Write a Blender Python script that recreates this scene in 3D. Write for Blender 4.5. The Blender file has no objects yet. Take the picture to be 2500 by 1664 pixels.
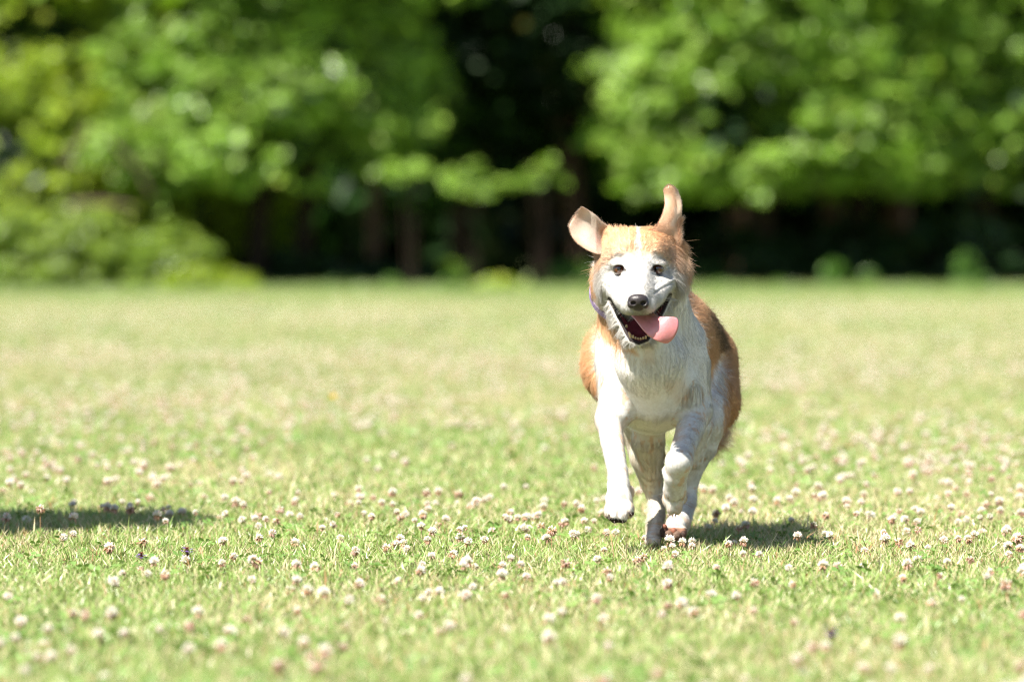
import bpy, math, os, sys
import numpy as np
from mathutils import Vector

DEBUG = os.environ.get('DOGDBG', '')
C = bpy.context.scene.collection
SC = bpy.context.scene

# ------------------------------------------------------------------ camera, sky, sun, exposure
H = 0.648           # camera height
F = 13889.0         # focal length in pixels of the 2500 px wide photograph
HOR = 595.0         # horizon row
cam = bpy.data.objects.new('camera', bpy.data.cameras.new('camera'))
C.objects.link(cam)
cam.location = (0, 0, H)
cam.rotation_euler = (math.radians(90), 0, 0)
cam.data.sensor_width = 36.0
cam.data.lens = 200.0
cam.data.shift_y = -(832.0 - HOR) / 2500.0
cam.data.clip_start = 0.1
cam.data.clip_end = 3000
cam.data.dof.use_dof = True
cam.data.dof.focus_distance = 11.66
cam.data.dof.aperture_fstop = 3.7
SC.camera = cam

SUN = Vector((-0.41, -0.38, 0.81)).normalized()
world = bpy.data.worlds.new('World'); SC.world = world; world.use_nodes = True
nt = world.node_tree
sky = nt.nodes.new('ShaderNodeTexSky'); sky.sky_type = 'NISHITA'; sky.sun_disc = False
sky.sun_elevation = math.asin(SUN.z); sky.sun_rotation = math.atan2(SUN.x, SUN.y)
bg = nt.nodes['Background']; bg.inputs['Strength'].default_value = 0.053
nt.links.new(sky.outputs[0], bg.inputs[0])
sl = bpy.data.lights.new('sun', 'SUN'); sl.energy = 5.0; sl.angle = math.radians(0.5); sl.color = (1.0, 0.95, 0.86)
so = bpy.data.objects.new('sun', sl); C.objects.link(so)
so.rotation_euler = (-SUN).to_track_quat('-Z', 'Y').to_euler(); so.location = (-20, -20, 40)
SC.view_settings.view_transform = 'Standard'
SC.view_settings.look = 'None'
SC.view_settings.exposure = 1.45
SC.view_settings.gamma = 1.0
SC.render.engine = 'CYCLES'
SC.cycles.use_denoising = True; SC.cycles.denoising_prefilter = 'NONE'; SC.cycles.use_adaptive_sampling = False; SC.cycles.filter_width = 1.2
SC.cycles.max_bounces = 8; SC.cycles.diffuse_bounces = 6
SC.cycles.transmission_bounces = 4
SC.cycles.transparent_max_bounces = 8

rng = np.random.default_rng(7)

# ------------------------------------------------------------------ helpers
def W(u, v, y):
    """world point seen at pixel (u, v) of the photograph at depth y"""
    return np.array([(u - 1250.0) * y / F, y, H - (v - HOR) * y / F])

def tag(o, label=None, cat=None, group=None, kind=None):
    if label: o['label'] = label
    if cat: o['category'] = cat
    if group: o['group'] = group
    if kind: o['kind'] = kind
    return o

def fast_mesh(name, verts, faces, mat, parent=None, col=None, smooth=True, nrm=None, extra=None):
    """faces: list of int arrays (n,3) / (n,4)"""
    me = bpy.data.meshes.new(name)
    verts = np.asarray(verts, np.float32)
    me.vertices.add(len(verts)); me.vertices.foreach_set('co', verts.ravel())
    if not isinstance(faces, (list, tuple)): faces = [faces]
    faces = [np.asarray(f, np.int32) for f in faces if len(f)]
    loops = np.concatenate([f.ravel() for f in faces])
    tot = np.concatenate([np.full(len(f), f.shape[1], np.int32) for f in faces])
    start = np.concatenate([[0], np.cumsum(tot)[:-1]]).astype(np.int32)
    me.loops.add(len(loops)); me.loops.foreach_set('vertex_index', loops)
    me.polygons.add(len(tot)); me.polygons.foreach_set('loop_start', start)
    me.polygons.foreach_set('use_smooth', np.full(len(tot), smooth))
    me.update(calc_edges=True)
    if col is not None:
        a = me.color_attributes.new('Col', 'FLOAT_COLOR', 'POINT')
        c = np.ones((len(verts), 4), np.float32); c[:, :3] = col
        a.data.foreach_set('color', c.ravel())
    me.materials.append(mat)
    o = bpy.data.objects.new(name, me); C.objects.link(o)
    if parent: o.parent = parent
    return o

def empty(name, loc=(0, 0, 0)):
    o = bpy.data.objects.new(name, None); C.objects.link(o); o.location = loc; o.empty_display_size = 0.05
    return o

def mat_new(name):
    m = bpy.data.materials.new(name); m.use_nodes = True
    n = m.node_tree; n.nodes.clear()
    return m, n

def N(n, kind, **kw):
    x = n.nodes.new(kind)
    for k, v in kw.items(): setattr(x, k, v)
    return x

def principled(name, color=(.5, .5, .5), rough=.6, spec=.5, attr=None, noise=None, bump=None, coat=0, sss=0, trans=0):
    m, n = mat_new(name)
    out = N(n, 'ShaderNodeOutputMaterial'); p = N(n, 'ShaderNodeBsdfPrincipled')
    p.inputs['Roughness'].default_value = rough
    p.inputs['Specular IOR Level'].default_value = spec
    p.inputs['Coat Weight'].default_value = coat
    p.inputs['Coat Roughness'].default_value = .04
    if sss:
        p.inputs['Subsurface Weight'].default_value = sss
        p.inputs['Subsurface Radius'].default_value = (.01, .004, .002)
        p.inputs['Subsurface Scale'].default_value = 1.0
    src = None
    if attr:
        a = N(n, 'ShaderNodeAttribute', attribute_name=attr); src = a.outputs['Color']
    if noise:
        scale, c2, amt = noise
        tn = N(n, 'ShaderNodeTexNoise'); tn.inputs['Scale'].default_value = scale; tn.inputs['Detail'].default_value = 6
        tc = N(n, 'ShaderNodeTexCoord'); n.links.new(tc.outputs['Object'], tn.inputs['Vector'])
        mx = N(n, 'ShaderNodeMix', data_type='RGBA')
        rp = N(n, 'ShaderNodeMapRange'); rp.inputs[1].default_value = .35; rp.inputs[2].default_value = .7; rp.inputs[4].default_value = amt
        n.links.new(tn.outputs[0], rp.inputs[0]); n.links.new(rp.outputs[0], mx.inputs['Factor'])
        if src: n.links.new(src, mx.inputs['A'])
        else: mx.inputs['A'].default_value = (*color, 1)
        mx.inputs['B'].default_value = (*c2, 1)
        src = mx.outputs['Result']
    if src: n.links.new(src, p.inputs['Base Color'])
    else: p.inputs['Base Color'].default_value = (*color, 1)
    if bump:
        tn = N(n, 'ShaderNodeTexNoise'); tn.inputs['Scale'].default_value = bump[0]; tn.inputs['Detail'].default_value = 4
        tc = N(n, 'ShaderNodeTexCoord'); n.links.new(tc.outputs['Object'], tn.inputs['Vector'])
        b = N(n, 'ShaderNodeBump'); b.inputs['Strength'].default_value = bump[1]; b.inputs['Distance'].default_value = bump[2]
        n.links.new(tn.outputs[0], b.inputs['Height']); n.links.new(b.outputs[0], p.inputs['Normal'])
    n.links.new(p.outputs[0], out.inputs[0])
    return m

def leafy(name, trans=.35, gloss=.06, rough=.45, attr='Col', up=0.0):
    """thin leaf: diffuse + translucent + a little gloss, colour from the attribute"""
    m, n = mat_new(name)
    out = N(n, 'ShaderNodeOutputMaterial')
    a = N(n, 'ShaderNodeAttribute', attribute_name=attr)
    d = N(n, 'ShaderNodeBsdfDiffuse'); t = N(n, 'ShaderNodeBsdfTranslucent'); g = N(n, 'ShaderNodeBsdfGlossy')
    g.inputs['Roughness'].default_value = rough; g.inputs['Color'].default_value = (1, 1, 1, 1)
    hsv = N(n, 'ShaderNodeHueSaturation'); hsv.inputs['Saturation'].default_value = 1.15; hsv.inputs['Value'].default_value = 1.25
    n.links.new(a.outputs['Color'], d.inputs['Color']); n.links.new(a.outputs['Color'], hsv.inputs['Color'])
    n.links.new(hsv.outputs[0], t.inputs['Color'])
    m1 = N(n, 'ShaderNodeMixShader'); m1.inputs[0].default_value = trans
    m2 = N(n, 'ShaderNodeMixShader'); m2.inputs[0].default_value = gloss
    n.links.new(d.outputs[0], m1.inputs[1]); n.links.new(t.outputs[0], m1.inputs[2])
    n.links.new(m1.outputs[0], m2.inputs[1]); n.links.new(g.outputs[0], m2.inputs[2])
    if up:
        ge = N(n, 'ShaderNodeNewGeometry')
        vm = N(n, 'ShaderNodeMix', data_type='VECTOR'); vm.inputs['Factor'].default_value = up
        n.links.new(ge.outputs['Normal'], vm.inputs['A']); vm.inputs['B'].default_value = (0, -.25, 1)
        nn = N(n, 'ShaderNodeVectorMath', operation='NORMALIZE')
        n.links.new(vm.outputs['Result'], nn.inputs[0]); n.links.new(nn.outputs[0], d.inputs['Normal'])
    n.links.new(m2.outputs[0], out.inputs[0])
    return m

def _hash(i, j, k, s):
    h = (i * 374761393 + j * 668265263 + k * 2147483647 + s * 974711) & 0xffffffff
    h = ((h ^ (h >> 13)) * 1274126177) & 0xffffffff
    return ((h ^ (h >> 16)) & 0xffff) / 65535.0

def noise3(p, scale, seed=0):
    q = np.asarray(p, np.float64) * scale
    i = np.floor(q).astype(np.int64); f = q - i; f = f * f * (3 - 2 * f)
    r = 0
    for dx in (0, 1):
        for dy in (0, 1):
            for dz in (0, 1):
                w = (f[:, 0] if dx else 1 - f[:, 0]) * (f[:, 1] if dy else 1 - f[:, 1]) * (f[:, 2] if dz else 1 - f[:, 2])
                r = r + w * _hash(i[:, 0] + dx, i[:, 1] + dy, i[:, 2] + dz, seed)
    return r

def fbm(p, scale, seed=0, o=3):
    r = 0; a = .5; t = 0
    for k in range(o):
        r = r + a * noise3(p, scale * 2 ** k, seed + k); t += a; a *= .5
    return r / t

def sstep(a, b, x):
    t = np.clip((x - a) / (b - a), 0, 1); return t * t * (3 - 2 * t)

def unit(v):
    return v / np.maximum(np.linalg.norm(v, axis=-1, keepdims=True), 1e-9)

# ------------------------------------------------------------------ implicit surfaces
class Field:
    def __init__(s, lo, hi, h):
        s.lo = np.array(lo, np.float32); s.h = h
        s.n = np.ceil((np.array(hi) - s.lo) / h).astype(int) + 1
        s.F = np.full(s.n, .5, np.float32)
        s.ax = [s.lo[i] + h * np.arange(s.n[i], dtype=np.float32) for i in range(3)]
        s.prims = []
    def _sub(s, lo, hi):
        a = np.clip(((lo - s.lo) / s.h).astype(int), 0, s.n - 1); b = np.clip(((hi - s.lo) / s.h).astype(int) + 2, 1, s.n)
        if np.any(b <= a): return None
        return tuple(slice(a[i], b[i]) for i in range(3))
    def apply(s, d, lo, hi, k, op, m=.05):
        sl = s._sub(np.asarray(lo) - m, np.asarray(hi) + m)
        if sl is None: return
        X, Y, Z = np.meshgrid(*[s.ax[i][sl[i]] for i in range(3)], indexing='ij', sparse=True)
        D = d(X, Y, Z); G = s.F[sl]
        if op == 'add':
            h = np.clip(.5 + .5 * (G - D) / k, 0, 1); s.F[sl] = G * (1 - h) + D * h - k * h * (1 - h)
        else:
            D = -D; h = np.clip(.5 - .5 * (G - D) / k, 0, 1); s.F[sl] = G * (1 - h) + D * h + k * h * (1 - h)
    def cone(s, a, b, ra, rb, k=.02, op='add', reg='', sx=1.0):
        a = np.asarray(a, float); b = np.asarray(b, float); ab = b - a; L2 = float(ab @ ab) + 1e-12
        def d(X, Y, Z):
            ex, ey, ez = X - a[0], Y - a[1], Z - a[2]
            t = np.clip((ex * ab[0] + ey * ab[1] + ez * ab[2]) / L2, 0, 1)
            return np.sqrt(((ex - t * ab[0]) / sx) ** 2 + (ey - t * ab[1]) ** 2 + (ez - t * ab[2]) ** 2) - (ra + (rb - ra) * t)
        r = max(ra, rb) * max(1, sx)
        s.apply(d, np.minimum(a, b) - r, np.maximum(a, b) + r, k, op)
        if op == 'add': s.prims.append((d, reg))
    def ell(s, c, r, k=.02, op='add', reg='', rx=0.0):
        c = np.asarray(c, float); r = np.asarray(r, float); cs, sn = math.cos(rx), math.sin(rx)
        def d(X, Y, Z):
            x, y, z = X - c[0], Y - c[1], Z - c[2]
            y, z = y * cs + z * sn, -y * sn + z * cs
            k0 = np.sqrt((x / r[0]) ** 2 + (y / r[1]) ** 2 + (z / r[2]) ** 2) + 1e-6
            k1 = np.sqrt((x / r[0] ** 2) ** 2 + (y / r[1] ** 2) ** 2 + (z / r[2] ** 2) ** 2) + 1e-6
            return k0 * (k0 - 1) / k1
        R = np.full(3, r.max()) if rx else r
        s.apply(d, c - R, c + R, k, op)
        if op == 'add': s.prims.append((d, reg))
    def chain(s, pts, k=.02, op='add', reg='', sx=1.0):
        """one limb: tapered segments joined without bulges at the joints"""
        seg = []; R = 0
        for p, q in zip(pts[:-1], pts[1:]):
            a, b = W(*p[:3]), W(*q[:3]); ab = b - a; seg.append((a, ab, float(ab @ ab) + 1e-12, p[3], q[3])); R = max(R, p[3], q[3])
        def d(X, Y, Z):
            out = None
            for a, ab, L2, ra, rb in seg:
                ex, ey, ez = X - a[0], Y - a[1], Z - a[2]
                t = np.clip((ex * ab[0] + ey * ab[1] + ez * ab[2]) / L2, 0, 1)
                D = np.sqrt((ex - t * ab[0]) ** 2 + (ey - t * ab[1]) ** 2 + (ez - t * ab[2]) ** 2) - (ra + (rb - ra) * t)
                if out is None: out = D
                else:
                    kk = .004; h = np.clip(.5 + .5 * (out - D) / kk, 0, 1); out = out * (1 - h) + D * h - kk * h * (1 - h)
            return out
        P = np.array([W(*p[:3]) for p in pts])
        s.apply(d, P.min(0) - R, P.max(0) + R, k, op)
        if op == 'add': s.prims.append((d, reg))
    def mesh(s):
        Fd = s.F; S = Fd < 0
        c = [S[dx:S.shape[0] - 1 + dx, dy:S.shape[1] - 1 + dy, dz:S.shape[2] - 1 + dz] for dx in (0, 1) for dy in (0, 1) for dz in (0, 1)]
        a = c[0].copy(); o = c[0].copy()
        for q in c[1:]: a &= q; o |= q
        act = o & ~a
        idx = np.argwhere(act); vid = np.full(act.shape, -1, np.int32); vid[act] = np.arange(len(idx))
        off = np.array([(dx, dy, dz) for dx in (0, 1) for dy in (0, 1) for dz in (0, 1)])
        val = np.stack([Fd[idx[:, 0] + o_[0], idx[:, 1] + o_[1], idx[:, 2] + o_[2]] for o_ in off], 1)
        P = np.zeros((len(idx), 3)); n = np.zeros(len(idx))
        for i in range(8):
            for j in range(i + 1, 8):
                if np.abs(off[i] - off[j]).sum() != 1: continue
                cr = (val[:, i] < 0) != (val[:, j] < 0)
                t = val[:, i] / np.where(cr, val[:, i] - val[:, j], 1)
                P += np.where(cr[:, None], off[i] + t[:, None] * (off[j] - off[i]), 0); n += cr
        V = s.lo + s.h * (idx + P / n[:, None])
        quads = []
        for ax in range(3):
            u, w = [(1, 2), (2, 0), (0, 1)][ax]
            A = S.take(range(S.shape[ax] - 1), ax); B = S.take(range(1, S.shape[ax]), ax)
            E = np.argwhere(A != B)
            ok = (E[:, u] > 0) & (E[:, w] > 0) & (E[:, u] < S.shape[u] - 1) & (E[:, w] < S.shape[w] - 1); E = E[ok]
            du = np.zeros(3, int); du[u] = 1; dw = np.zeros(3, int); dw[w] = 1
            g = lambda e: vid[e[:, 0], e[:, 1], e[:, 2]]
            q = np.stack([g(E - du - dw), g(E - dw), g(E), g(E - du)], 1)
            flip = ~A[E[:, 0], E[:, 1], E[:, 2]]
            q[flip] = q[flip][:, ::-1]; quads.append(q)
        Q = np.concatenate(quads)
        g = np.zeros_like(V); ii = idx
        for i in range(3):
            hi_ = np.minimum(ii[:, i] + 2, s.n[i] - 1); lo_ = np.maximum(ii[:, i] - 1, 0)
            a1 = ii.copy(); a1[:, i] = hi_; a2 = ii.copy(); a2[:, i] = lo_
            g[:, i] = Fd[a1[:, 0], a1[:, 1], a1[:, 2]] - Fd[a2[:, 0], a2[:, 1], a2[:, 2]]
        return V, Q, unit(g)

def vert_normals(V, Q):
    n = np.cross(V[Q[:, 2]] - V[Q[:, 0]], V[Q[:, 3 if Q.shape[1] == 4 else 1]] - V[Q[:, 1 if Q.shape[1] == 4 else 0]])
    out = np.zeros_like(V)
    for k in range(Q.shape[1]): np.add.at(out, Q[:, k], n)
    return unit(out)

# ------------------------------------------------------------------ lawn
def ground_mat():
    m, n = mat_new('lawn soil and thatch')
    out = N(n, 'ShaderNodeOutputMaterial'); p = N(n, 'ShaderNodeBsdfPrincipled'); p.inputs['Roughness'].default_value = .95
    p.inputs['Specular IOR Level'].default_value = .1
    tc = N(n, 'ShaderNodeTexCoord'); mp = N(n, 'ShaderNodeMapping'); n.links.new(tc.outputs['Object'], mp.inputs[0])
    mp.inputs['Scale'].default_value = (1, .22, 1)
    n1 = N(n, 'ShaderNodeTexNoise'); n1.inputs['Scale'].default_value = .55; n1.inputs['Detail'].default_value = 5
    n2 = N(n, 'ShaderNodeTexNoise'); n2.inputs['Scale'].default_value = 45; n2.inputs['Detail'].default_value = 6
    n.links.new(mp.outputs[0], n1.inputs['Vector']); n.links.new(tc.outputs['Object'], n2.inputs['Vector'])
    cr = N(n, 'ShaderNodeValToRGB'); e = cr.color_ramp.elements
    e[0].position = .36; e[0].color = (.17, .265, .075, 1); e[1].position = .62; e[1].color = (.29, .325, .155, 1)
    n.links.new(n1.outputs[0], cr.inputs[0])
    # nearer the camera the soil between the blades is darker thatch
    sx = N(n, 'ShaderNodeSeparateXYZ'); n.links.new(tc.outputs['Object'], sx.inputs[0])
    mr = N(n, 'ShaderNodeMapRange'); mr.inputs[1].default_value = 16; mr.inputs[2].default_value = 34
    n.links.new(sx.outputs['Y'], mr.inputs[0])
    cr2 = N(n, 'ShaderNodeValToRGB'); e = cr2.color_ramp.elements
    e[0].position = .3; e[0].color = (.05, .06, .018, 1); e[1].position = .7; e[1].color = (.20, .17, .085, 1)
    n.links.new(n2.outputs[0], cr2.inputs[0])
    mx = N(n, 'ShaderNodeMix', data_type='RGBA'); n.links.new(mr.outputs[0], mx.inputs['Factor'])
    n.links.new(cr2.outputs[0], mx.inputs['A']); n.links.new(cr.outputs[0], mx.inputs['B'])
    n.links.new(mx.outputs['Result'], p.inputs['Base Color'])
    n.links.new(p.outputs[0], out.inputs[0])
    return m
gy = np.array([-60, 0, 40, 80, 140, 300, 900.]); gx = np.array([-600, -60, 0, 60, 600.])
GX, GY = np.meshgrid(gx, gy); V = np.stack([GX, GY, 0 * GX], -1).reshape(-1, 3); i = np.arange(len(V)).reshape(GX.shape)
ground = fast_mesh('ground', V, np.stack([i[:-1, :-1], i[:-1, 1:], i[1:, 1:], i[1:, :-1]], -1).reshape(-1, 4), ground_mat())
tag(ground, 'sunlit mown lawn ground reaching back to the trees', kind='structure')

def patch(x, y):
    P = np.stack([x, y * .45, 0 * x], -1)
    return fbm(P, 1.3, 71, 4)

def blades(n, y0, y1, marg, hmin, hmax, wid, seed, power=1.0, lush=False):
    r = np.random.default_rng(seed)
    # uniform over the wedge seen by the camera plus a margin on both sides
    ys = np.linspace(y0, y1, 400); wv = .09 * ys + marg; cdf = np.cumsum(wv * ys ** -power); cdf /= cdf[-1]
    y = np.interp(r.random(n), cdf, ys); x = (r.random(n) * 2 - 1) * (.09 * y + marg)
    # gather into tufts
    x += .02 * np.sin(x * 91 + y * 37); y += .02 * np.sin(x * 53 - y * 71)
    cl = patch(x, y); P = np.stack([x, y, 0 * x], -1); c2 = fbm(P, 9, 77)
    hgt = (hmin + (hmax - hmin) * r.random(n) ** 1.6) * (.7 + .7 * c2)
    w = wid * (.6 + .8 * r.random(n))
    az = r.random(n) * 2 * math.pi; lean = (.15 + .9 * r.random(n) ** 1.3) * hgt
    la = r.random(n) * 2 * math.pi
    side = np.stack([np.cos(az), np.sin(az), 0 * az], -1); ld = np.stack([np.cos(la), np.sin(la), 0 * la], -1)
    base = np.stack([x, y, 0 * x - .002], -1)
    mid = base + ld * (lean * .35)[:, None]; mid[:, 2] += hgt * .6
    tip = base + ld * lean[:, None]; tip[:, 2] += hgt
    V = np.stack([base - side * w[:, None] * .5, base + side * w[:, None] * .5, mid + side * w[:, None] * .42, mid - side * w[:, None] * .42, tip], 1)
    kind = r.random(n); straw = kind < (.24 + .30 * sstep(.30, .82, cl))
    if lush: straw[:] = False
    g = r.random(n)[:, None]
    green = np.array((.135, .235, .036)) * (1 - g) + np.array((.28, .375, .115)) * g
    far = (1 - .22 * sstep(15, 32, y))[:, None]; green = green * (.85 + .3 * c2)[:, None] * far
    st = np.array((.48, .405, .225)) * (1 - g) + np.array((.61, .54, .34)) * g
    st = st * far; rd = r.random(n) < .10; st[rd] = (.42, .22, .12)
    c = np.where(straw[:, None], st, green)
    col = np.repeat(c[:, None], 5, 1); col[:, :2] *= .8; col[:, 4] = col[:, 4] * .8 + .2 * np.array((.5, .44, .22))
    i = np.arange(n)[:, None] * 5
    return V.reshape(-1, 3), [i + np.array([[0, 1, 2, 3]]), i + np.array([[3, 2, 4]])], col.reshape(-1, 3)

GRASS = leafy('grass blades', trans=.22, gloss=.05, rough=.4, up=.25)
def merge(parts):
    Vs, Fs, Cs, o = [], {}, [], 0
    for V, F_, c in parts:
        Vs.append(V); Cs.append(c)
        for f in F_: Fs.setdefault(f.shape[1], []).append(f + o)
        o += len(V)
    return np.concatenate(Vs), [np.concatenate(f) for f in Fs.values()], np.concatenate(Cs)
parts = [blades(640000, 6.8, 16, .9, .012, .036, .0025, 1, .6), blades(330000, 16, 34, 1.6, .014, .036, .0044, 2, .8), blades(200000, 34, 73, 3.0, .02, .05, .010, 3, 1.0),
         blades(60000, 69.5, 77, 3.0, .04, .15, .014, 9, 0, True),
         blades(1800, 6.8, 22, .9, .04, .07, .0034, 4, .6)]
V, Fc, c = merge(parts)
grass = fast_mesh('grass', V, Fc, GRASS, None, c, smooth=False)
tag(grass, 'short mown grass blades, green mixed with dry straw', 'grass', kind='stuff')

# clover leaves: three round leaflets on a short stalk
def clover_leaves(n, y0, y1, marg, seed):
    r = np.random.default_rng(seed)
    y = y0 + (y1 - y0) * r.random(n) ** 1.4; x = (r.random(n) * 2 - 1) * (.09 * y + marg)
    P = np.stack([x, y, 0 * x], -1); k = (fbm(P, 3.2, 5) > .5) | (r.random(n) < .25); x, y = x[k], y[k]; n = len(x)
    Vs = []; 
    z = .012 + .018 * r.random(n); s = .004 + .0038 * r.random(n); rot = r.random(n) * 6.28
    tilt = r.normal(size=(n, 2)) * .35
    out = np.zeros((n, 3, 6, 3))
    for l in range(3):
        a = rot + l * 2.094
        d = np.stack([np.cos(a), np.sin(a)], -1); e = np.stack([-np.sin(a), np.cos(a)], -1)
        for q, (f, g) in enumerate(((0.1, 0), (.9, -.75), (1.8, -.7), (2.0, 0), (1.8, .7), (.9, .75))):
            xy = (d * f + e * g) * s[:, None]
            out[:, l, q, :2] = np.stack([x, y], -1) + xy
            out[:, l, q, 2] = z + (xy * tilt).sum(1) + abs(g) * s * .25
    V = out.reshape(-1, 3); i = (np.arange(n * 3) * 6)[:, None]
    Fq = [i + np.array([[0, 1, 2, 3]]), i + np.array([[0, 3, 4, 5]])]
    g = r.random(n)[:, None]; c = np.array((.11, .21, .045)) * (1 - g) + np.array((.20, .32, .08)) * g
    return V, Fq, np.repeat(c, 18, 0)
V, Fc, c = merge([clover_leaves(15000, 7, 22, .9, 5)])
cl = fast_mesh('clover_leaves', V, Fc, GRASS, None, c, smooth=False)
tag(cl, 'low clover leaves spread among the grass', 'clover leaves', kind='stuff')

# ------------------------------------------------------------------ clover flower heads
PETAL = leafy('clover petals', trans=.25, gloss=.03, rough=.5)
STEM = principled('clover stem', color=(.16, .22, .06), rough=.7)
STEMB = principled('dry clover stem', color=(.34, .19, .09), rough=.7)
def flower_mesh(kind, seed):
    """a ball of slender florets; spent florets hang down around the stalk"""
    r = np.random.default_rng(seed); V = []; Q = []; Cc = []
    n = 46; nb = {'fresh': 6, 'half': 20, 'brown': 38}[kind]
    R0 = .0098
    for k in range(n):
        ph = k * 2.39996 + r.random() * .4
        if k < nb:      # spent, hanging
            el = -1.15 + .75 * r.random() if kind != 'brown' else -1.2 + 1.9 * r.random()
            col = np.array((.52, .31, .18)) * (.6 + .6 * r.random()) if r.random() < .55 else np.array((.66, .42, .34)) * (.8 + .3 * r.random())
            L = .0065 + .004 * r.random()
        else:
            f = (k - nb) / (n - nb); el = -.15 + 1.7 * (1 - math.sqrt(f))
            L = .0065 + .0025 * r.random()
            col = np.array((.84, .80, .73)) * (.9 + .12 * r.random()) if r.random() < .8 else np.array((.80, .62, .56))
        d = np.array((math.cos(el) * math.cos(ph), math.cos(el) * math.sin(ph), math.sin(el)))
        s = unit(np.cross(d, (.1, .2, 1.))); t = np.cross(s, d)
        b = d * (R0 * .30); w = .0017
        m = b + d * L * .6; tip = b + d * L + np.array((0, 0, .0012 if k >= nb else -.003))
        i0 = len(V)
        for q in range(4):
            a = q * math.pi / 2; V.append(b + (s * math.cos(a) + t * math.sin(a)) * w * .45); Cc.append(col * np.array((.75, .85, .55)))
        for q in range(4):
            a = q * math.pi / 2; V.append(m + (s * math.cos(a) + t * math.sin(a)) * w); Cc.append(col)
        V.append(tip); Cc.append(np.minimum(col * 1.08, .9))
        for q in range(4):
            Q.append((i0 + q, i0 + (q + 1) % 4, i0 + 4 + (q + 1) % 4, i0 + 4 + q))
            Q.append((i0 + 4 + q, i0 + 4 + (q + 1) % 4, i0 + 8, i0 + 8))
    V = np.array(V); Q = np.array(Q); tri = Q[Q[:, 2] == Q[:, 3]][:, :3]; quad = Q[Q[:, 2] != Q[:, 3]]
    return V, [quad, tri], np.array(Cc)
def stem_mesh(h, bend, seed):
    r = np.random.default_rng(seed); V = []; K = 5
    for k in range(K):
        t = k / (K - 1); c = np.array((bend * (1 - t) ** 1.5, bend * .3 * (1 - t) ** 2, -h * (1 - t)))
        for q in range(5):
            a = q * 1.2566; V.append(c + np.array((math.cos(a), math.sin(a), 0)) * .0009)
    i = np.arange(K * 5).reshape(K, 5); j = np.roll(i, -1, 1)
    return np.array(V), np.stack([i[:-1], j[:-1], j[1:], i[1:]], -1).reshape(-1, 4)
PROTO = {}
for kd, nv in (('fresh', 4), ('half', 4), ('brown', 3)):
    for v_ in range(nv):
        V, Q, c = flower_mesh(kd, 100 + v_ + 10 * len(kd)); PROTO[(kd, v_)] = (V, Q, c)
LAB = {'fresh': 'fresh white clover flower head standing in the mown lawn',
       'half': 'white clover flower head with drooping faded lower florets in the lawn',
       'brown': 'spent brownish pink clover flower head in the lawn'}
GRP = {'fresh': 'fresh white clover flowers over the lawn', 'half': 'half faded clover flowers over the lawn', 'brown': 'spent brown clover flowers over the lawn'}
first = {}
for key, (V, Q, c) in PROTO.items():
    kd = key[0]
    root = empty('clover_flower')
    hd_ = fast_mesh('flower_head', V, Q, PETAL, root, c, smooth=False)
    sv, sq = stem_mesh(.09, .012 * (1 if key[1] % 2 else -1), key[1])
    st_ = fast_mesh('stem', sv, sq, STEMB if kd == 'brown' else STEM, root)
    first[key] = (root, hd_, st_, [0])
def place_clover(x, y, z, sc, rot, tilt, kd, v_, label=None, group=True):
    root, h_, s_, used = first[(kd, v_)]
    if used[0]:
        root = root.copy(); C.objects.link(root)
        for ch in (h_, s_):
            d = ch.copy(); C.objects.link(d); d.parent = root
    used[0] += 1
    root.location = (x, y, z); root.rotation_euler = (tilt[0], tilt[1], rot); root.scale = (sc, sc, sc)
    for k_ in ('group',):
        if k_ in root.keys(): del root[k_]
    tag(root, label or LAB[kd], 'clover flower', GRP[kd] if group else None)
    return root
def ground_at(u, v, z=0.0):
    y = (H - z) * F / (v - HOR); return (u - 1250) * y / F, y
# density of heads over the lawn: streaky patches, fewer in the bare green parts
r = np.random.default_rng(29)
cand = []
M = 17000
ys = np.linspace(7.4, 60, 600); cdf = np.cumsum((.09 * ys + .5)); cdf /= cdf[-1]
yy = np.interp(r.random(M), cdf, ys); xx = (r.random(M) * 2 - 1) * (.09 * yy + .5)
P = np.stack([xx, yy * .5, 0 * xx], -1)
den = sstep(.36, .62, fbm(P, .9, 15, 4)) * .9 + .10
den *= 1.0 - .45 * sstep(11.2, 10.6, yy) * sstep(9.2, 9.8, yy)
den *= sstep(60, 26, yy) * .55 + .45; den = np.maximum(den, .95 * np.exp(-((yy - 29.5 + xx * .3) / 1.3) ** 2) * (xx < .5))
keepm = r.random(M) < den; xx, yy = xx[keepm], yy[keepm]
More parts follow.
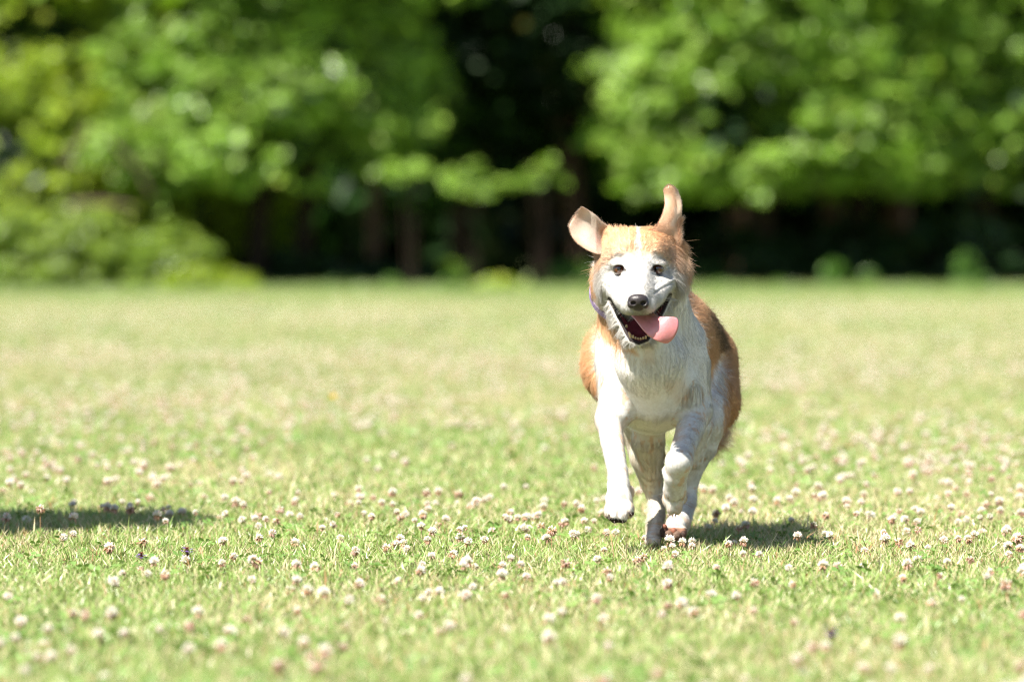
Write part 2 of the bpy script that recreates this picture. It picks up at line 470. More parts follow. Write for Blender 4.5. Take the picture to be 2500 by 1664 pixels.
# some grow in little clumps
nc = 300; ci = r.choice(len(xx), nc); xx = np.concatenate([xx, xx[ci] + r.normal(size=nc) * .018]); yy = np.concatenate([yy, yy[ci] + r.normal(size=nc) * .03])
zz = .021 + .030 * r.random(len(xx)) ** 1.3
uu = 1250 + F * xx / yy; vv = HOR + F * (H - zz) / yy
den_b = (r.random(len(xx)) < .55) & (np.hypot((xx - .32) / .42, (yy - 11.6) / .9) < 1); zz[den_b] = -1
near = (zz > 0) & (np.hypot(xx - .30, (yy - 11.9) * .5) > .06)
vis = (uu > -5) & (uu < 2505) & (vv < 1670) & near
ok_ = zz > 0; xx, yy, zz, vis = xx[ok_], yy[ok_], zz[ok_], vis[ok_]
order = np.argsort(yy)
xx, yy, zz, vis = xx[order], yy[order], zz[order], vis[order]
rk = r.random(len(xx)); cnt = 0; rest = []
for x_, y_, z_, o_, q_ in zip(xx, yy, zz, vis, rk):
    kd = 'fresh' if q_ < .40 else ('half' if q_ < .76 else 'brown')
    nv = 3 if kd == 'brown' else 4
    if o_ and cnt < 286:
        place_clover(x_, y_, z_, .60 + .52 * r.random(), r.random() * 6.28, r.normal(size=2) * .35, kd, int(r.integers(nv))); cnt += 1
    else: rest.append((x_, y_, z_, kd, int(r.integers(nv)), .60 + .52 * r.random(), r.random() * 6.28))
# single flowers one can point at
def special(u, v, z, sc, kd, v_, label, rot=0.3, tilt=(0.05, 0.08)):
    x_, y_ = ground_at(u, v, z); return place_clover(x_, y_, z, sc, rot, tilt, kd, v_, label, False)
special(99, 1241, .072, 1.0, 'brown', 1, 'tall tan clover head on a reddish stalk before the dark shadow at the left edge')
special(1635, 1318, .038, 1.15, 'fresh', 1, "white clover flower directly in front of the dog's hind paws")
special(1666, 1322, .034, .9, 'half', 2, "small half faded clover flower just right of the dog's hind paw")
special(262, 1236, .052, 1.1, 'half', 0, 'left one of a pair of pale clover heads in front of the left shadow')
special(280, 1240, .050, 1.0, 'half', 1, 'right one of a pair of pale clover heads in front of the left shadow')
special(318, 1242, .050, 1.05, 'brown', 0, 'clover head with long drooping tan florets in front of the left shadow')
special(384, 1256, .045, 1.1, 'half', 3, 'white clover head with hanging lower florets at the right end of the left shadow')
special(180, 1262, .045, 1.1, 'fresh', 2, 'white clover head below the left shadow, right of the tall tan one')
special(1816, 1320, .042, .95, 'half', 1, "clover head with two spread side florets at the lower edge of the dog's shadow")
special(576, 1224, .045, 1.2, 'half', 0, 'large white clover head just right of the left shadow')
special(1226, 1402, .035, 1.1, 'fresh', 3, 'white clover head in the lawn left below the dog')

parts = []
for x_, y_, z_, kd, v_, sc, rot in rest:
    V, Q, c = PROTO[(kd, v_)]
    cs, sn = math.cos(rot) * sc, math.sin(rot) * sc
    Vn = np.stack([V[:, 0] * cs - V[:, 1] * sn + x_, V[:, 0] * sn + V[:, 1] * cs + y_, V[:, 2] * sc + z_], -1)
    parts.append((Vn, Q, c))
V, Fc, c = merge(parts)
o = fast_mesh('distant_clover_flowers', V, Fc, PETAL, None, c, smooth=False)
tag(o, 'smaller white clover flower heads dotted over the lawn farther off', 'clover flowers', kind='stuff')

# self-heal: purple lips on a brown head
VIO = leafy('self-heal petals', trans=.25, gloss=.03)
def selfheal(u, v, z, sc, label):
    r = np.random.default_rng(int(u)); x_, y_ = ground_at(u, v, z)
    root = empty('self_heal_flower', (x_, y_, z)); root.scale = (sc,) * 3
    tag(root, label, 'wildflower')
    V = []; Q = []; c = []
    for k in range(34):
        ph = k * 2.4; zf = (k / 34 - .5) * .016; d = np.array((math.cos(ph), math.sin(ph), .35)); d /= np.linalg.norm(d)
        s = np.array((-math.sin(ph), math.cos(ph), 0)); b = np.array((0, 0, zf)); L = .0058; i0 = len(V)
        V += [b - s * .0018, b + s * .0018, b + d * L + s * .0026, b + d * L - s * .0026]; Q.append((i0, i0 + 1, i0 + 2, i0 + 3))
        c += [np.array((.16, .05, .035))] * 4
    fast_mesh('flower_head', np.array(V), np.array(Q), VIO, root, np.array(c), smooth=False)
    for k in range(7):
        ph = k * .9 + .3; zf = r.normal() * .003; d = np.array((math.cos(ph), math.sin(ph), .25)); s = np.array((-math.sin(ph), math.cos(ph), 0)); b = np.array((0, 0, zf))
        V = [b + d * .004 - s * .0015, b + d * .004 + s * .0015, b + d * .010 + s * .0042 + (0, 0, .001), b + d * .013, b + d * .010 - s * .0042 + (0, 0, .001)]
        fast_mesh('petal', np.array(V), [np.array([[0, 1, 2, 4]]), np.array([[4, 2, 3]])], VIO, root, np.tile((.30, .20, .52), (5, 1)), smooth=False)
    sv, sq = stem_mesh(.05, .004, 1); fast_mesh('stem', sv, sq, STEM, root)
selfheal(345, 1358, .030, 1.0, 'purple self-heal flower with a reddish centre below the left shadow, left of the other')
selfheal(456, 1347, .036, 1.1, 'purple self-heal flower with a brown head below the left shadow, right of the other')
selfheal(2030, 1548, .036, 1.1, 'blurred violet self-heal flower in the near lawn at the right')
# yellow hawkbit seen blurred in the middle distance
x_, y_ = ground_at(813, 972, .16)
root = empty('yellow_flower', (x_, y_, .16)); tag(root, 'single yellow dandelion-like flower on a tall thin stalk behind the lawn clover', 'wildflower')
V = []; Q = []; c = []
for k in range(40):
    ph = k * 2.4; el = .2 + 1.2 * (k / 40); d = np.array((math.cos(el) * math.cos(ph), math.cos(el) * math.sin(ph), math.sin(el))); s = np.array((-math.sin(ph), math.cos(ph), 0)); i0 = len(V)
    V += [d * .002 - s * .001, d * .002 + s * .001, d * .015 + s * .0025, d * .015 - s * .0025]; Q.append((i0, i0 + 1, i0 + 2, i0 + 3)); c += [(.80, .62, .12)] * 4
fast_mesh('flower_head', np.array(V), np.array(Q), VIO, root, np.array(c), smooth=False)
sv, sq = stem_mesh(.16, .01, 1); sv[:, :2] *= 1.6; fast_mesh('stem', sv, sq, STEM, root)

# ------------------------------------------------------------------ trees and bushes
LEAF = leafy('tree leaves', trans=.28, gloss=.03, rough=.42)
def bark(name, c1, c2):
    return principled(name, color=c1, rough=.9, spec=.15, noise=(3.5, c2, .9), bump=(9, .8, .05))
BARK = bark('bark', (.045, .030, .022), (.018, .013, .010))
BARKL = bark('reddish bark', (.20, .115, .08), (.09, .055, .04))
def leaf_cloud(centers, radii, per, size, r, palette, flat=.45, out=None, droop=.3):
    """leaf quads scattered in flattened clusters"""
    n = len(centers) * per
    ci = np.repeat(np.arange(len(centers)), per)
    p = r.normal(size=(n, 3)) * .55; p[:, 2] *= flat
    P = centers[ci] + p * radii[ci][:, None]
    if droop: P[:, 2] -= droop * radii[ci] * (p[:, 0] ** 2 + p[:, 1] ** 2) * .5
    nrm = unit(r.normal(size=(n, 3)) * .75 + np.array((0, -.25, .8)) + (0 if out is None else out[ci] * .5))
    a = unit(np.cross(nrm, r.normal(size=(n, 3)))); b = np.cross(nrm, a)
    s = (size * (.6 + .8 * r.random(n)))[:, None]
    fold = nrm * s * .12
    V = np.stack([P - a * s * .5, P + b * s * .33 + fold, P + a * s * .55, P - b * s * .33 + fold], 1).reshape(-1, 3)
    i = (np.arange(n) * 4)[:, None]
    g = r.random(n)[:, None]; k = (r.random(len(centers))[ci])[:, None]
    c = palette[0] * (1 - g) + palette[1] * g; c = c * (.70 + .60 * k)
    c = c + (r.random(n) < .05)[:, None] * np.array((.06, .03, 0.))
    return V, [i + np.array([[0, 1, 2, 3]])], np.repeat(c, 4, 0)

def trunk_mesh(path, radii, M=12, r=None):
    path = np.array(path, float); K = len(path); V = []
    for k in range(K):
        d = unit(path[min(k + 1, K - 1)] - path[max(k - 1, 0)]); s = unit(np.cross(d, (0.13, 1, 0.05))); t = np.cross(s, d)
        for m in range(M):
            a = 2 * math.pi * m / M; rr = radii[k] * (1 + .08 * math.sin(3 * a + k))
            V.append(path[k] + rr * (math.cos(a) * s + math.sin(a) * t))
    i = np.arange(K * M).reshape(K, M); j = np.roll(i, -1, 1)
    return np.array(V), np.stack([i[:-1], j[:-1], j[1:], i[1:]], -1).reshape(-1, 4)

def join_meshes(L):
    Vs, Qs, o = [], [], 0
    for V, Q in L: Vs.append(V); Qs.append(Q + o); o += len(V)
    return np.concatenate(Vs), np.concatenate(Qs)

def tree(x, y, Ht, R, zb, label, pal, seed, nclus=520, per=60, leaf=.16, lean=0., trunk_r=.2, front=True, cr=.62, vis_h=5.2, group=None, prof=1.6, lowk=1.0, name='tree', tbark=None):
    r = np.random.default_rng(seed); root = empty(name, (x, y, 0)); tag(root, label, 'tree', group)
    # trunk and limbs
    tp = [(0, 0, -.1), (lean * .15, 0, zb * .6), (lean * .5, .1, zb + 1), (lean * .8, 0, Ht * .55), (lean, 0, Ht * .9)]
    Ls = [trunk_mesh(tp, [trunk_r * 1.25, trunk_r, trunk_r * .85, trunk_r * .5, trunk_r * .12])]
    for k in range(11):
        a = r.random() * 6.28; z0 = zb * .8 + (Ht * .6 - zb) * (k / 11) ** 1.3; Rk = R * (1 - (z0 / Ht) ** prof) * .8
        b0 = np.array((lean * z0 / Ht, 0, z0)); e = b0 + np.array((math.cos(a) * Rk, math.sin(a) * Rk, .5 - .4 * r.random())); m_ = (b0 + e) / 2 + (0, 0, .35)
        Ls.append(trunk_mesh([b0, m_, e], [trunk_r * .4, trunk_r * .25, .02], 7))
    V, Q = join_meshes(Ls); fast_mesh('trunk', V, Q, tbark or BARK, root)
    k_ = (y - 15.) / y; root.location = (x * k_, y - 15., 0); root.scale = (k_,) * 3
    # crown: clusters on a dome, most near its surface, finer in the part one sees
    def clus(n, z0, z1, rmin, fr):
        z = z0 + (z1 - z0) * r.random(n); a = r.random(n) * 6.28
        if fr: a = -math.pi / 2 + (r.random(n) - .5) * math.pi * 1.25
        lump = .62 + .72 * fbm(np.stack([np.cos(a) * 1.3, np.sin(a) * 1.3, z * .8], -1) + seed, 1.1, seed, 3)
        rr = R * np.clip(1 - (np.maximum(z - zb, 0) / (Ht - zb)) ** prof, 0, 1) * lump * (rmin + (1 - rmin) * r.random(n) ** .6)
        low = sstep(zb + 1.2, zb, z); rr = rr * (1 - .25 * low * r.random(n) * lowk)
        return np.stack([np.cos(a) * rr + lean * z / Ht, np.sin(a) * rr, z + r.normal(size=n) * .12], -1), np.stack([np.cos(a), np.sin(a), 0 * a], -1)
    # leaf clusters where a noise field puts the boughs, with ragged gaps in between
    c1, ob = clus(nclus * 3, zb, vis_h, cr, front)
    nf_ = fbm(c1 * np.array((1, 1, 1.7)) + seed * 3.1, .95, seed, 4); keep_ = r.random(len(c1)) < sstep(.475, .575, nf_)
    c1 = c1[keep_][:nclus]; c1 = c1 + r.normal(size=c1.shape) * np.array((.24, .12, .16)); d = unit(ob[keep_][:nclus] + .6 * r.normal(size=c1.shape)); nclus = len(c1)
    P1 = leaf_cloud(c1, .14 + .22 * r.random(nclus) ** 2, int(per * .6), leaf * 1.08, r, pal, out=d)
    nb = max(80, nclus // 2); c2, o2 = clus(nb, max(zb, 5.2 if front else zb), Ht, .2, False)
    P2 = leaf_cloud(c2, .8 + .5 * r.random(nb), 60, leaf * 2.0, r, pal)
    c3, o3 = clus(120, zb + .5, 6, .1, False); c3[:, :2] *= .55; P3 = leaf_cloud(c3, .7 + .3 * r.random(120), 60, leaf * 1.5, r, SHADE_G)  # inner leaves in the dark palette: crown shade painted in
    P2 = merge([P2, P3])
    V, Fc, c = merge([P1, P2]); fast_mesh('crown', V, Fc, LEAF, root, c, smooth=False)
    return root

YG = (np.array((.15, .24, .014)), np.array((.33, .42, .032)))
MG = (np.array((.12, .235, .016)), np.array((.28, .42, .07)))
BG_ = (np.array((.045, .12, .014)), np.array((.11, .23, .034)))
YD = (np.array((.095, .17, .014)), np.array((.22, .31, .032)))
SHADE_G = (np.array((.012, .036, .009)), np.array((.028, .070, .018)))  # shade of the wood put into the leaf colour
def px(u, y): return (u - 1250) * y / F
def bush(name, x, y, sx, sy, sz, label, pal, seed, n=160, per=60, leaf=.11, cat='bush', base=0.0, group=None):
    r = np.random.default_rng(seed); root = empty(name, (x, y, 0)); tag(root, label, cat, group)
    k_ = (y - 15.) / y if y > 40 else 1.; root.location = (x * k_, y - 15. if y > 40 else y, 0); root.scale = (k_,) * 3
    d = unit(r.normal(size=(n, 3))); d[:, 2] = np.abs(d[:, 2]); rad = (.55 + .45 * r.random(n) ** .5) * (.8 + .4 * fbm(d * 1.5 + seed, 1.2, seed))
    c = d * rad[:, None] * np.array((sx, sy, sz)); c[:, 2] = np.maximum(c[:, 2], .04) + base
    lum = r.integers(max(6, n // 9), size=n); dl = unit(r.normal(size=(n // 9 + 6, 3)) + np.array((0, -.4, .3))); dl[:, 2] = np.abs(dl[:, 2])
    cl_ = dl * np.array((sx, sy, sz)) * (.6 + .35 * r.random(len(dl)))[:, None]; c = np.where((r.random(n) < .5)[:, None], cl_[lum] + np.array((0, 0, base)) + d * (.22 * (sx * sz) ** .5), c)
    V, Fc, col = leaf_cloud(c, np.full(n, .06 * (sx * sz) ** .5 + .07), per, leaf, r, pal, out=d)
    V[:, 2] = np.maximum(V[:, 2], .01)
    fast_mesh('foliage', V, Fc, LEAF, root, col, smooth=False)
    Ls = []
    for k in range(5):
        a = k * 1.3; Ls.append(trunk_mesh([(0.05 * math.cos(a), .05 * math.sin(a), -.05), (.3 * sx * math.cos(a), .3 * sy * math.sin(a), sz * .5 + base), (.5 * sx * math.cos(a), .5 * sy * math.sin(a), sz * .85 + base)], [.007, .006, .004] if base > 1 else [.03, .02, .006], 6))
    V, Q = join_meshes(Ls); fast_mesh('stem', V, Q, BARK, root)
    return root

#@TREES
# left mass: ivy clad hedge trees down to the ground
tree(px(60, 89), 91.5, 6.8, 2.9, .15, 'yellow green leafy tree clad to the ground at the left edge', YG, 11, 620, 60, .13, prof=2.2)
tree(px(330, 89), 92.5, 6.8, 2.5, .45, 'yellow green tree second from the left edge, its foliage reaching low', YG, 12, 520, 60, .14, prof=2.2)
bush('bush', px(170, 88), 88.6, 1.7, 1.0, 1.25, 'tall yellow green bush at the foot of the leftmost trees', YD, 13, 220)
bush('bush', px(365, 88), 88.2, 1.15, .9, 1.05, 'green rounded bush right of the tall left bush', YD, 14, 200)
bush('bush', px(490, 87), 87.6, .85, .7, .42, 'low bright yellow green bush where the lit left bank ends', YG, 15, 130)
# left centre crown
tree(px(610, 89), 90.6, 11, 2.55, 1.9, 'big light green tree hanging over the dark gap left of the middle', MG, 21, 620, 62, .15, lean=.5, trunk_r=.16, prof=2.0)
tree(px(720, 89), 90.9, 11, 1.8, 2.35, 'light green tree reaching furthest towards the middle gap', MG, 22, 480, 60, .15, lean=.7, trunk_r=.14, prof=1.8)
# dark middle, deeper
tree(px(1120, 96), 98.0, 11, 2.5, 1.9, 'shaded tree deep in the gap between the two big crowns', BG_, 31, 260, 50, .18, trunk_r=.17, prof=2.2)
tree(px(1330, 97), 97.5, 11, 2.2, 1.9, 'shaded tree right behind the galloping dog', SHADE_G, 32, 230, 50, .18, trunk_r=.20, lean=-.5, prof=2.2)
# right crown
tree(px(1875, 90), 92.0, 11, 2.6, 1.75, 'large light green tree above and right of the dog', MG, 41, 720, 62, .155, trunk_r=.20, prof=2.1)
tree(px(2120, 90), 92.6, 11, 2.7, 1.75, 'broad green tree right of the one above the dog', MG, 42, 720, 62, .155, trunk_r=.19, prof=2.1)
tree(px(2440, 90), 93.0, 11, 2.4, 1.6, 'loose green tree hanging in at the right edge', MG, 43, 380, 55, .16, trunk_r=.18, prof=1.9)
# far row closing the wood
for k, u_ in enumerate((-250, 120, 480, 840, 1190, 1560, 1930, 2290, 2700)):
    tree(px(u_, 103), 103 + (k % 2) * 2.5, 12, 3.6, 1.1, 'dark shaded tree in the back row of the wood', SHADE_G, 60 + k, 90, 40, .3, trunk_r=.11, prof=2.6, group='shaded trees of the back row', front=False, cr=.3)
r = np.random.default_rng(77)
n = 900; c = np.stack([(r.random(n) - .5) * 40, 93 + 4 * r.random(n), 13 * r.random(n)], -1)
V, Fc, col = leaf_cloud(c, np.full(n, 1.3), 40, .9, r, SHADE_G)
tag(fast_mesh('far_wood', V, Fc, LEAF, None, col, smooth=False), 'dense dark wood closing the view behind the trees', 'wood', kind='stuff')
# trunks of slender trees in the shade
for k, (u_, y_, rr, ln, lab) in enumerate(((915, 95.5, .11, .1, 'slim brown trunked tree under the left centre crown'), (1425, 96, .17, -1.3, 'leaning brown trunked tree above the dog'),
                                    (1795, 96.5, .17, .3, 'slim trunked tree right of the dog in the shade'), (2030, 94.5, .14, 0, 'tree with a lit brown trunk below the right crown'), (2190, 96, .20, .1, 'thick trunked tree deep below the right crown'))):
    tree(px(u_, y_), y_, 9.5, 1.6, 3.2, lab, SHADE_G, 80 + k, 60, 40, .2, trunk_r=rr, lean=ln, prof=2.2, tbark=BARKL, cr=.3)
# leafy low branches of saplings in the gap
for k, (u_, y_, sx, lab) in enumerate(((1000, 88.3, .42, 'sapling with sunlit leaves low in the middle gap'), (1150, 88.5, .5, 'sapling with bright leaves left of the dog in the gap'), (1320, 88.7, .45, 'sapling with green leaves above the dog in the gap'))):
    q = bush('sapling', px(u_, y_), y_, sx * 1.25, .4, (.42, .55, .5)[k], lab, MG, 400 + k, 15, 20, .11, cat='sapling', base=(1.70, 1.52, 1.66)[k])
# undergrowth in the shade
for k, (u_, y_, sx, sz, lab, pal) in enumerate(((700, 91, 1.5, .55, 'dark undergrowth bush in the gap below the left centre crown', SHADE_G), (930, 92, 1.3, .5, 'dark undergrowth bush left of the small bright one', SHADE_G),
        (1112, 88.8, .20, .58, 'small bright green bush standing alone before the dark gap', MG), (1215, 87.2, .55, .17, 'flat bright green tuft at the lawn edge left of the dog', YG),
        (1800, 92, 1.6, 1.0, 'dark undergrowth bush right of the dog', SHADE_G), (2060, 92.5, 1.7, 1.1, 'dark undergrowth bush below the right crown', SHADE_G), (2330, 92, 1.6, 1.1, 'dark undergrowth bush near the right edge', SHADE_G),
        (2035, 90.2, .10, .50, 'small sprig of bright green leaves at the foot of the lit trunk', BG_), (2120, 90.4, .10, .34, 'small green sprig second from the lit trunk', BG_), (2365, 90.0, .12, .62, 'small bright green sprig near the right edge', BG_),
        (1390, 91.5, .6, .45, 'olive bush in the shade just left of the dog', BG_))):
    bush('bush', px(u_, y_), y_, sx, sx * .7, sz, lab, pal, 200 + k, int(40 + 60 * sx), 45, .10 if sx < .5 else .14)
r = np.random.default_rng(55)
for k in range(12):
    u_ = 640 + 155 * k + 60 * r.random(); y_ = 88.2 + 1.6 * r.random()
    bush('weed_clump', px(u_, y_), y_, .20 + .25 * r.random(), .2, .10 + .16 * r.random(), 'low green weed clump in the rough grass at the foot of the dark trees', BG_, 500 + k, 26, 30, .07, cat='weeds', group='weed clumps along the lawn edge')
# dead branches in the left foliage
for k, (u0, v0, u1, v1, w_, lab) in enumerate(((150, 415, 215, 305, .045, 'bare grey branch slanting up in the left tree'), (270, 345, 372, 480, .04, 'reddish bare branch slanting down in the second tree'), (165, 497, 330, 505, .05, 'fallen pale branch lying across the left bushes'))):
    yb = 73.0 - k * .4
    a_ = W(u0, v0, yb); b_ = W(u1, v1, yb); V, Q = trunk_mesh([a_, (a_ + b_) / 2 + (.05, 0, .04), b_], [w_ * .6, w_ * .55, w_ * .3], 8)
    tag(fast_mesh('branch', V, Q, bark('grey bark', (.15, .105, .075), (.08, .055, .04))), lab, 'branch')
# unseen crown added outside the left edge, only to cast the left shadow
bush('shadow_caster', -2.12, 12.2, .46, .46, .55, 'unseen leafy stand-in on thin stems, added left of view to cast a shadow', BG_, 301, 460, 80, .055, cat='tree', base=1.5)
# ------------------------------------------------------------------ the dog
dog = empty('dog', (0.29, 11.95, 0.0))
tag(dog, 'tan and white dog galloping over the clover lawn, ears flying, tongue out', 'dog')

def uvd(p):
    return 1250 + F * p[:, 0] / p[:, 1], HOR + F * (H - p[:, 2]) / p[:, 1], p[:, 1]

def dist_poly(u, v, pts):
    d = np.full(len(u), 1e9)
    for (a, b), (c, e) in zip(pts[:-1], pts[1:]):
        L = (c - a) ** 2 + (e - b) ** 2 + 1e-9
        t = np.clip(((u - a) * (c - a) + (v - b) * (e - b)) / L, 0, 1)
        d = np.minimum(d, np.hypot(u - a - t * (c - a), v - b - t * (e - b)))
    return d

def inside(u, v, pts):
    r = np.zeros(len(u), bool); n = len(pts)
    for i in range(n):
        (a, b), (c, e) = pts[i], pts[(i + 1) % n]
        x = ((b > v) != (e > v)) & (u < (c - a) * (v - b) / ((e - b) or 1e-9) + a)
        r ^= x
    return r

def soft(u, v, pts, w):
    d = dist_poly(u, v, pts + [pts[0]]); s = np.where(inside(u, v, pts), d, -d)
    return sstep(-w, w, s)

def build_body():
    lo = (0.11, 11.36, 0.0); hi = (0.56, 12.78, 0.68)
    f = Field(lo, hi, .0022)
    # trunk
    f.ell(W(1594, 900, 12.02), (.112, .22, .135), .03, reg='chest')
    f.ell(W(1604, 860, 12.18), (.114, .24, .120), .04, reg='back')
    f.chain([(1630, 800, 12.10, .088), (1652, 836, 12.35, .100), (1668, 872, 12.52, .100)], .04, reg='back')
    f.cone(W(1520, 850, 11.92), W(1530, 960, 11.93), .050, .045, .03, reg='chest')
    f.cone(W(1655, 850, 11.95), W(1665, 950, 11.93), .055, .045, .03, reg='chest')
    f.cone(W(1590, 880, 11.82), W(1594, 985, 11.86), .060, .030, .04, reg='chest')
    f.cone(W(1588, 960, 11.86), W(1593, 1016, 11.90), .022, .007, .03, reg='chest')
    # neck
    f.chain([(1566, 640, 11.80, .072), (1568, 725, 11.87, .092), (1582, 830, 11.95, .105)], .035, reg='neck')
    f.cone(W(1562, 780, 11.76), W(1580, 880, 11.80), .045, .060, .04, reg='neck')
    f.ell(W(1649, 672, 11.84), (.029, .05, .044), .02, reg='ruff')
    f.ell(W(1476, 690, 11.80), (.026, .05, .050), .02, reg='ruff')
    # hindquarters
    f.cone(W(1704, 892, 12.48), W(1743, 985, 12.28), .086, .055, .035, reg='thigh')
    f.cone(W(1506, 862, 12.48), W(1500, 905, 12.34), .074, .059, .035, reg='thigh')
    f.cone(W(1620, 850, 12.58), W(1620, 930, 12.5), .10, .085, .05, reg='back')
    f.cone(W(1510, 900, 12.38), W(1566, 1040, 12.12), .070, .042, .04, reg='hind')
    # left hind leg (planted)
    f.chain([(1566, 1040, 12.14, .045), (1580, 1110, 12.12, .037), (1590, 1175, 12.16, .024), (1603, 1222, 12.17, .0175),
             (1603, 1262, 12.06, .0150), (1599, 1296, 11.97, .0155)], .016, reg='hind')
    f.cone(W(1583, 1075, 12.05), W(1592, 1150, 12.10), .036, .020, .02, reg='hind')
    f.cone(W(1598, 1302, 11.95), W(1594, 1318, 11.90), .017, .015, .012, reg='paw')
    for du, yy in ((-11, 0), (-4, -.014), (5, -.012), (12, 0)):
        f.ell(W(1594 + du, 1321, 11.885 + yy), (.0072, .016, .0085), .005, reg='paw')
    # right hind leg (reaching forward, pads to the front)
    f.cone(W(1715, 950, 12.24), W(1722, 1030, 12.14), .055, .044, .035, reg='hind')
    f.chain([(1726, 1010, 12.16, .044), (1710, 1085, 12.15, .036), (1690, 1145, 12.16, .023), (1681, 1190, 12.17, .018),
             (1680, 1222, 12.15, .0165), (1668, 1250, 12.05, .0165), (1657, 1276, 11.95, .022)], .018, reg='hind')
    f.cone(W(1700, 1040, 12.08), W(1692, 1120, 12.10), .036, .022, .02, reg='hind')
    f.cone(W(1657, 1276, 11.94), W(1646, 1291, 11.905), .024, .0235, .012, reg='paw')
    for u_, v_, r_ in ((1622, 1294, .0085), (1633, 1302, .0115), (1651, 1303, .0115), (1667, 1300, .0085)):
        f.ell(W(u_, v_, 11.885), (r_, .014, .0135), .006, reg='paw')
    # left fore leg
    f.chain([(1525, 900, 11.93, .056), (1506, 975, 11.90, .037), (1489, 1024, 11.88, .0295)], .025, reg='fore')
    f.cone(W(1538, 940, 11.88), W(1512, 1010, 11.86), .036, .026, .03, reg='fore')
    f.chain([(1488, 1022, 11.88, .0275), (1495, 1080, 11.82, .0235), (1508, 1150, 11.75, .0200), (1510, 1185, 11.72, .0222),
             (1511, 1222, 11.70, .0245)], .012, reg='fore')
    f.cone(W(1511, 1222, 11.70), W(1511, 1238, 11.685), .0250, .0245, .012, reg='paw')
    for u_, v_, r_, yy in ((1487, 1246, .0105, 0), (1501, 1256, .0125, -.012), (1519, 1256, .0125, -.012), (1535, 1244, .0110, 0)):
        f.ell(W(u_, v_, 11.675 + yy), (r_, .017, .0175), .005, reg='paw', rx=.3)
    f.ell(W(1541, 1200, 11.73), (.0065, .008, .013), .006, reg='paw')
    for u_, v0_, v1_ in ((1494, 1240, 1262), (1510, 1242, 1270), (1527, 1240, 1262)):
        f.cone(W(u_, v0_, 11.652), W(u_, v1_, 11.640), .0022, .0030, .004, 'sub')
    # right fore leg (folded)
    f.chain([(1664, 900, 11.95, .054), (1686, 970, 11.95, .040), (1694, 1005, 11.94, .036)], .028, reg='fore')
    f.ell(W(1717, 995, 11.97), (.014, .02, .02), .012, reg='fore')
    f.cone(W(1655, 950, 11.88), W(1680, 1010, 11.90), .038, .034, .03, reg='fore')
    f.chain([(1702, 1000, 11.93, .0320), (1684, 1050, 11.85, .0275), (1668, 1095, 11.77, .0245), (1658, 1128, 11.71, .0252)], .012, reg='fore')
    f.chain([(1657, 1128, 11.71, .0248), (1650, 1160, 11.73, .0240), (1648, 1195, 11.76, .0240), (1646, 1215, 11.77, .0205)], .014, reg='fore')
    f.ell(W(1627, 1150, 11.735), (.008, .009, .013), .006, reg='fore')
    for u_, v_, r_, yy, l in ((1628, 1218, .0095, .005, .016), (1639, 1230, .0110, -.007, .022), (1654, 1230, .0110, -.007, .022), (1667, 1212, .0090, .005, .015)):
        f.ell(W(u_, v_, 11.775 + yy), (r_, .013, l), .005, reg='paw')
    for u_, v0_, v1_ in ((1634, 1205, 1236), (1646, 1208, 1250), (1660, 1205, 1234)):
        f.cone(W(u_, v0_, 11.752), W(u_, v1_, 11.750), .0015, .0030, .004, 'sub')
    # tail
    f.chain([(1690, 840, 12.60, .035), (1742, 960, 12.68, .024), (1752, 1040, 12.66, .020), (1742, 1090, 12.62, .012)], .02, reg='tail')
    # skull
    f.ell(W(1558, 622, 11.715), (.071, .080, .056), .02, reg='head')
    f.ell(W(1524, 618, 11.672), (.031, .038, .030), .022, reg='head')
    f.ell(W(1594, 616, 11.672), (.031, .038, .030), .022, reg='head')
    f.ell(W(1492, 680, 11.712), (.030, .055, .050), .03, reg='head')
    f.ell(W(1630, 676, 11.712), (.031, .055, .052), .03, reg='head')
    f.ell(W(1559, 680, 11.70), (.062, .07, .058), .02, reg='head')
    f.cone(W(1500, 574, 11.73), W(1484, 596, 11.74), .022, .022, .03, reg='head')
    f.cone(W(1622, 576, 11.73), W(1638, 604, 11.74), .024, .024, .03, reg='head')
    # muzzle
    f.cone(W(1559, 668, 11.64), W(1558, 722, 11.535), .038, .0300, .02, reg='muzzle')
    f.cone(W(1558, 722, 11.535), W(1558, 740, 11.505), .030, .022, .014, reg='muzzle')
    f.cone(W(1530, 738, 11.545), W(1508, 712, 11.60), .0225, .022, .016, reg='muzzle')
    f.cone(W(1586, 736, 11.545), W(1612, 706, 11.60), .0225, .022, .016, reg='muzzle')
    f.cone(W(1536, 748, 11.520), W(1580, 748, 11.520), .0165, .0165, .012, reg='muzzle')
    f.cone(W(1496, 702, 11.66), W(1504, 716, 11.62), .016, .016, .02, reg='muzzle')
    f.cone(W(1624, 695, 11.66), W(1616, 708, 11.62), .016, .016, .02, reg='muzzle')
    # lower jaw
    f.ell(W(1560, 764, 11.71), (.060, .060, .056), .035, reg='jaw')
    f.chain([(1494, 738, 11.66, .009), (1509, 768, 11.640, .0095), (1528, 805, 11.615, .0095), (1541, 830, 11.590, .0085), (1560, 837, 11.580, .008),
             (1579, 831, 11.590, .0085), (1594, 800, 11.620, .0095), (1613, 765, 11.645, .0095), (1630, 732, 11.66, .009)], .008, reg='jaw')
    f.cone(W(1561, 812, 11.635), W(1561, 780, 11.68), .026, .04, .014, reg='jaw')
    # folds of the smile
    # mouth cavity
    f.cone(W(1560, 778, 11.600), W(1561, 812, 11.590), .0290, .0150, .005, 'sub')
    f.cone(W(1560, 786, 11.585), W(1561, 815, 11.572), .0260, .0140, .004, 'sub')
    f.cone(W(1538, 787, 11.600), W(1514, 757, 11.628), .0150, .0075, .004, 'sub')
    f.cone(W(1514, 757, 11.628), W(1491, 731, 11.648), .0075, .0025, .003, 'sub')
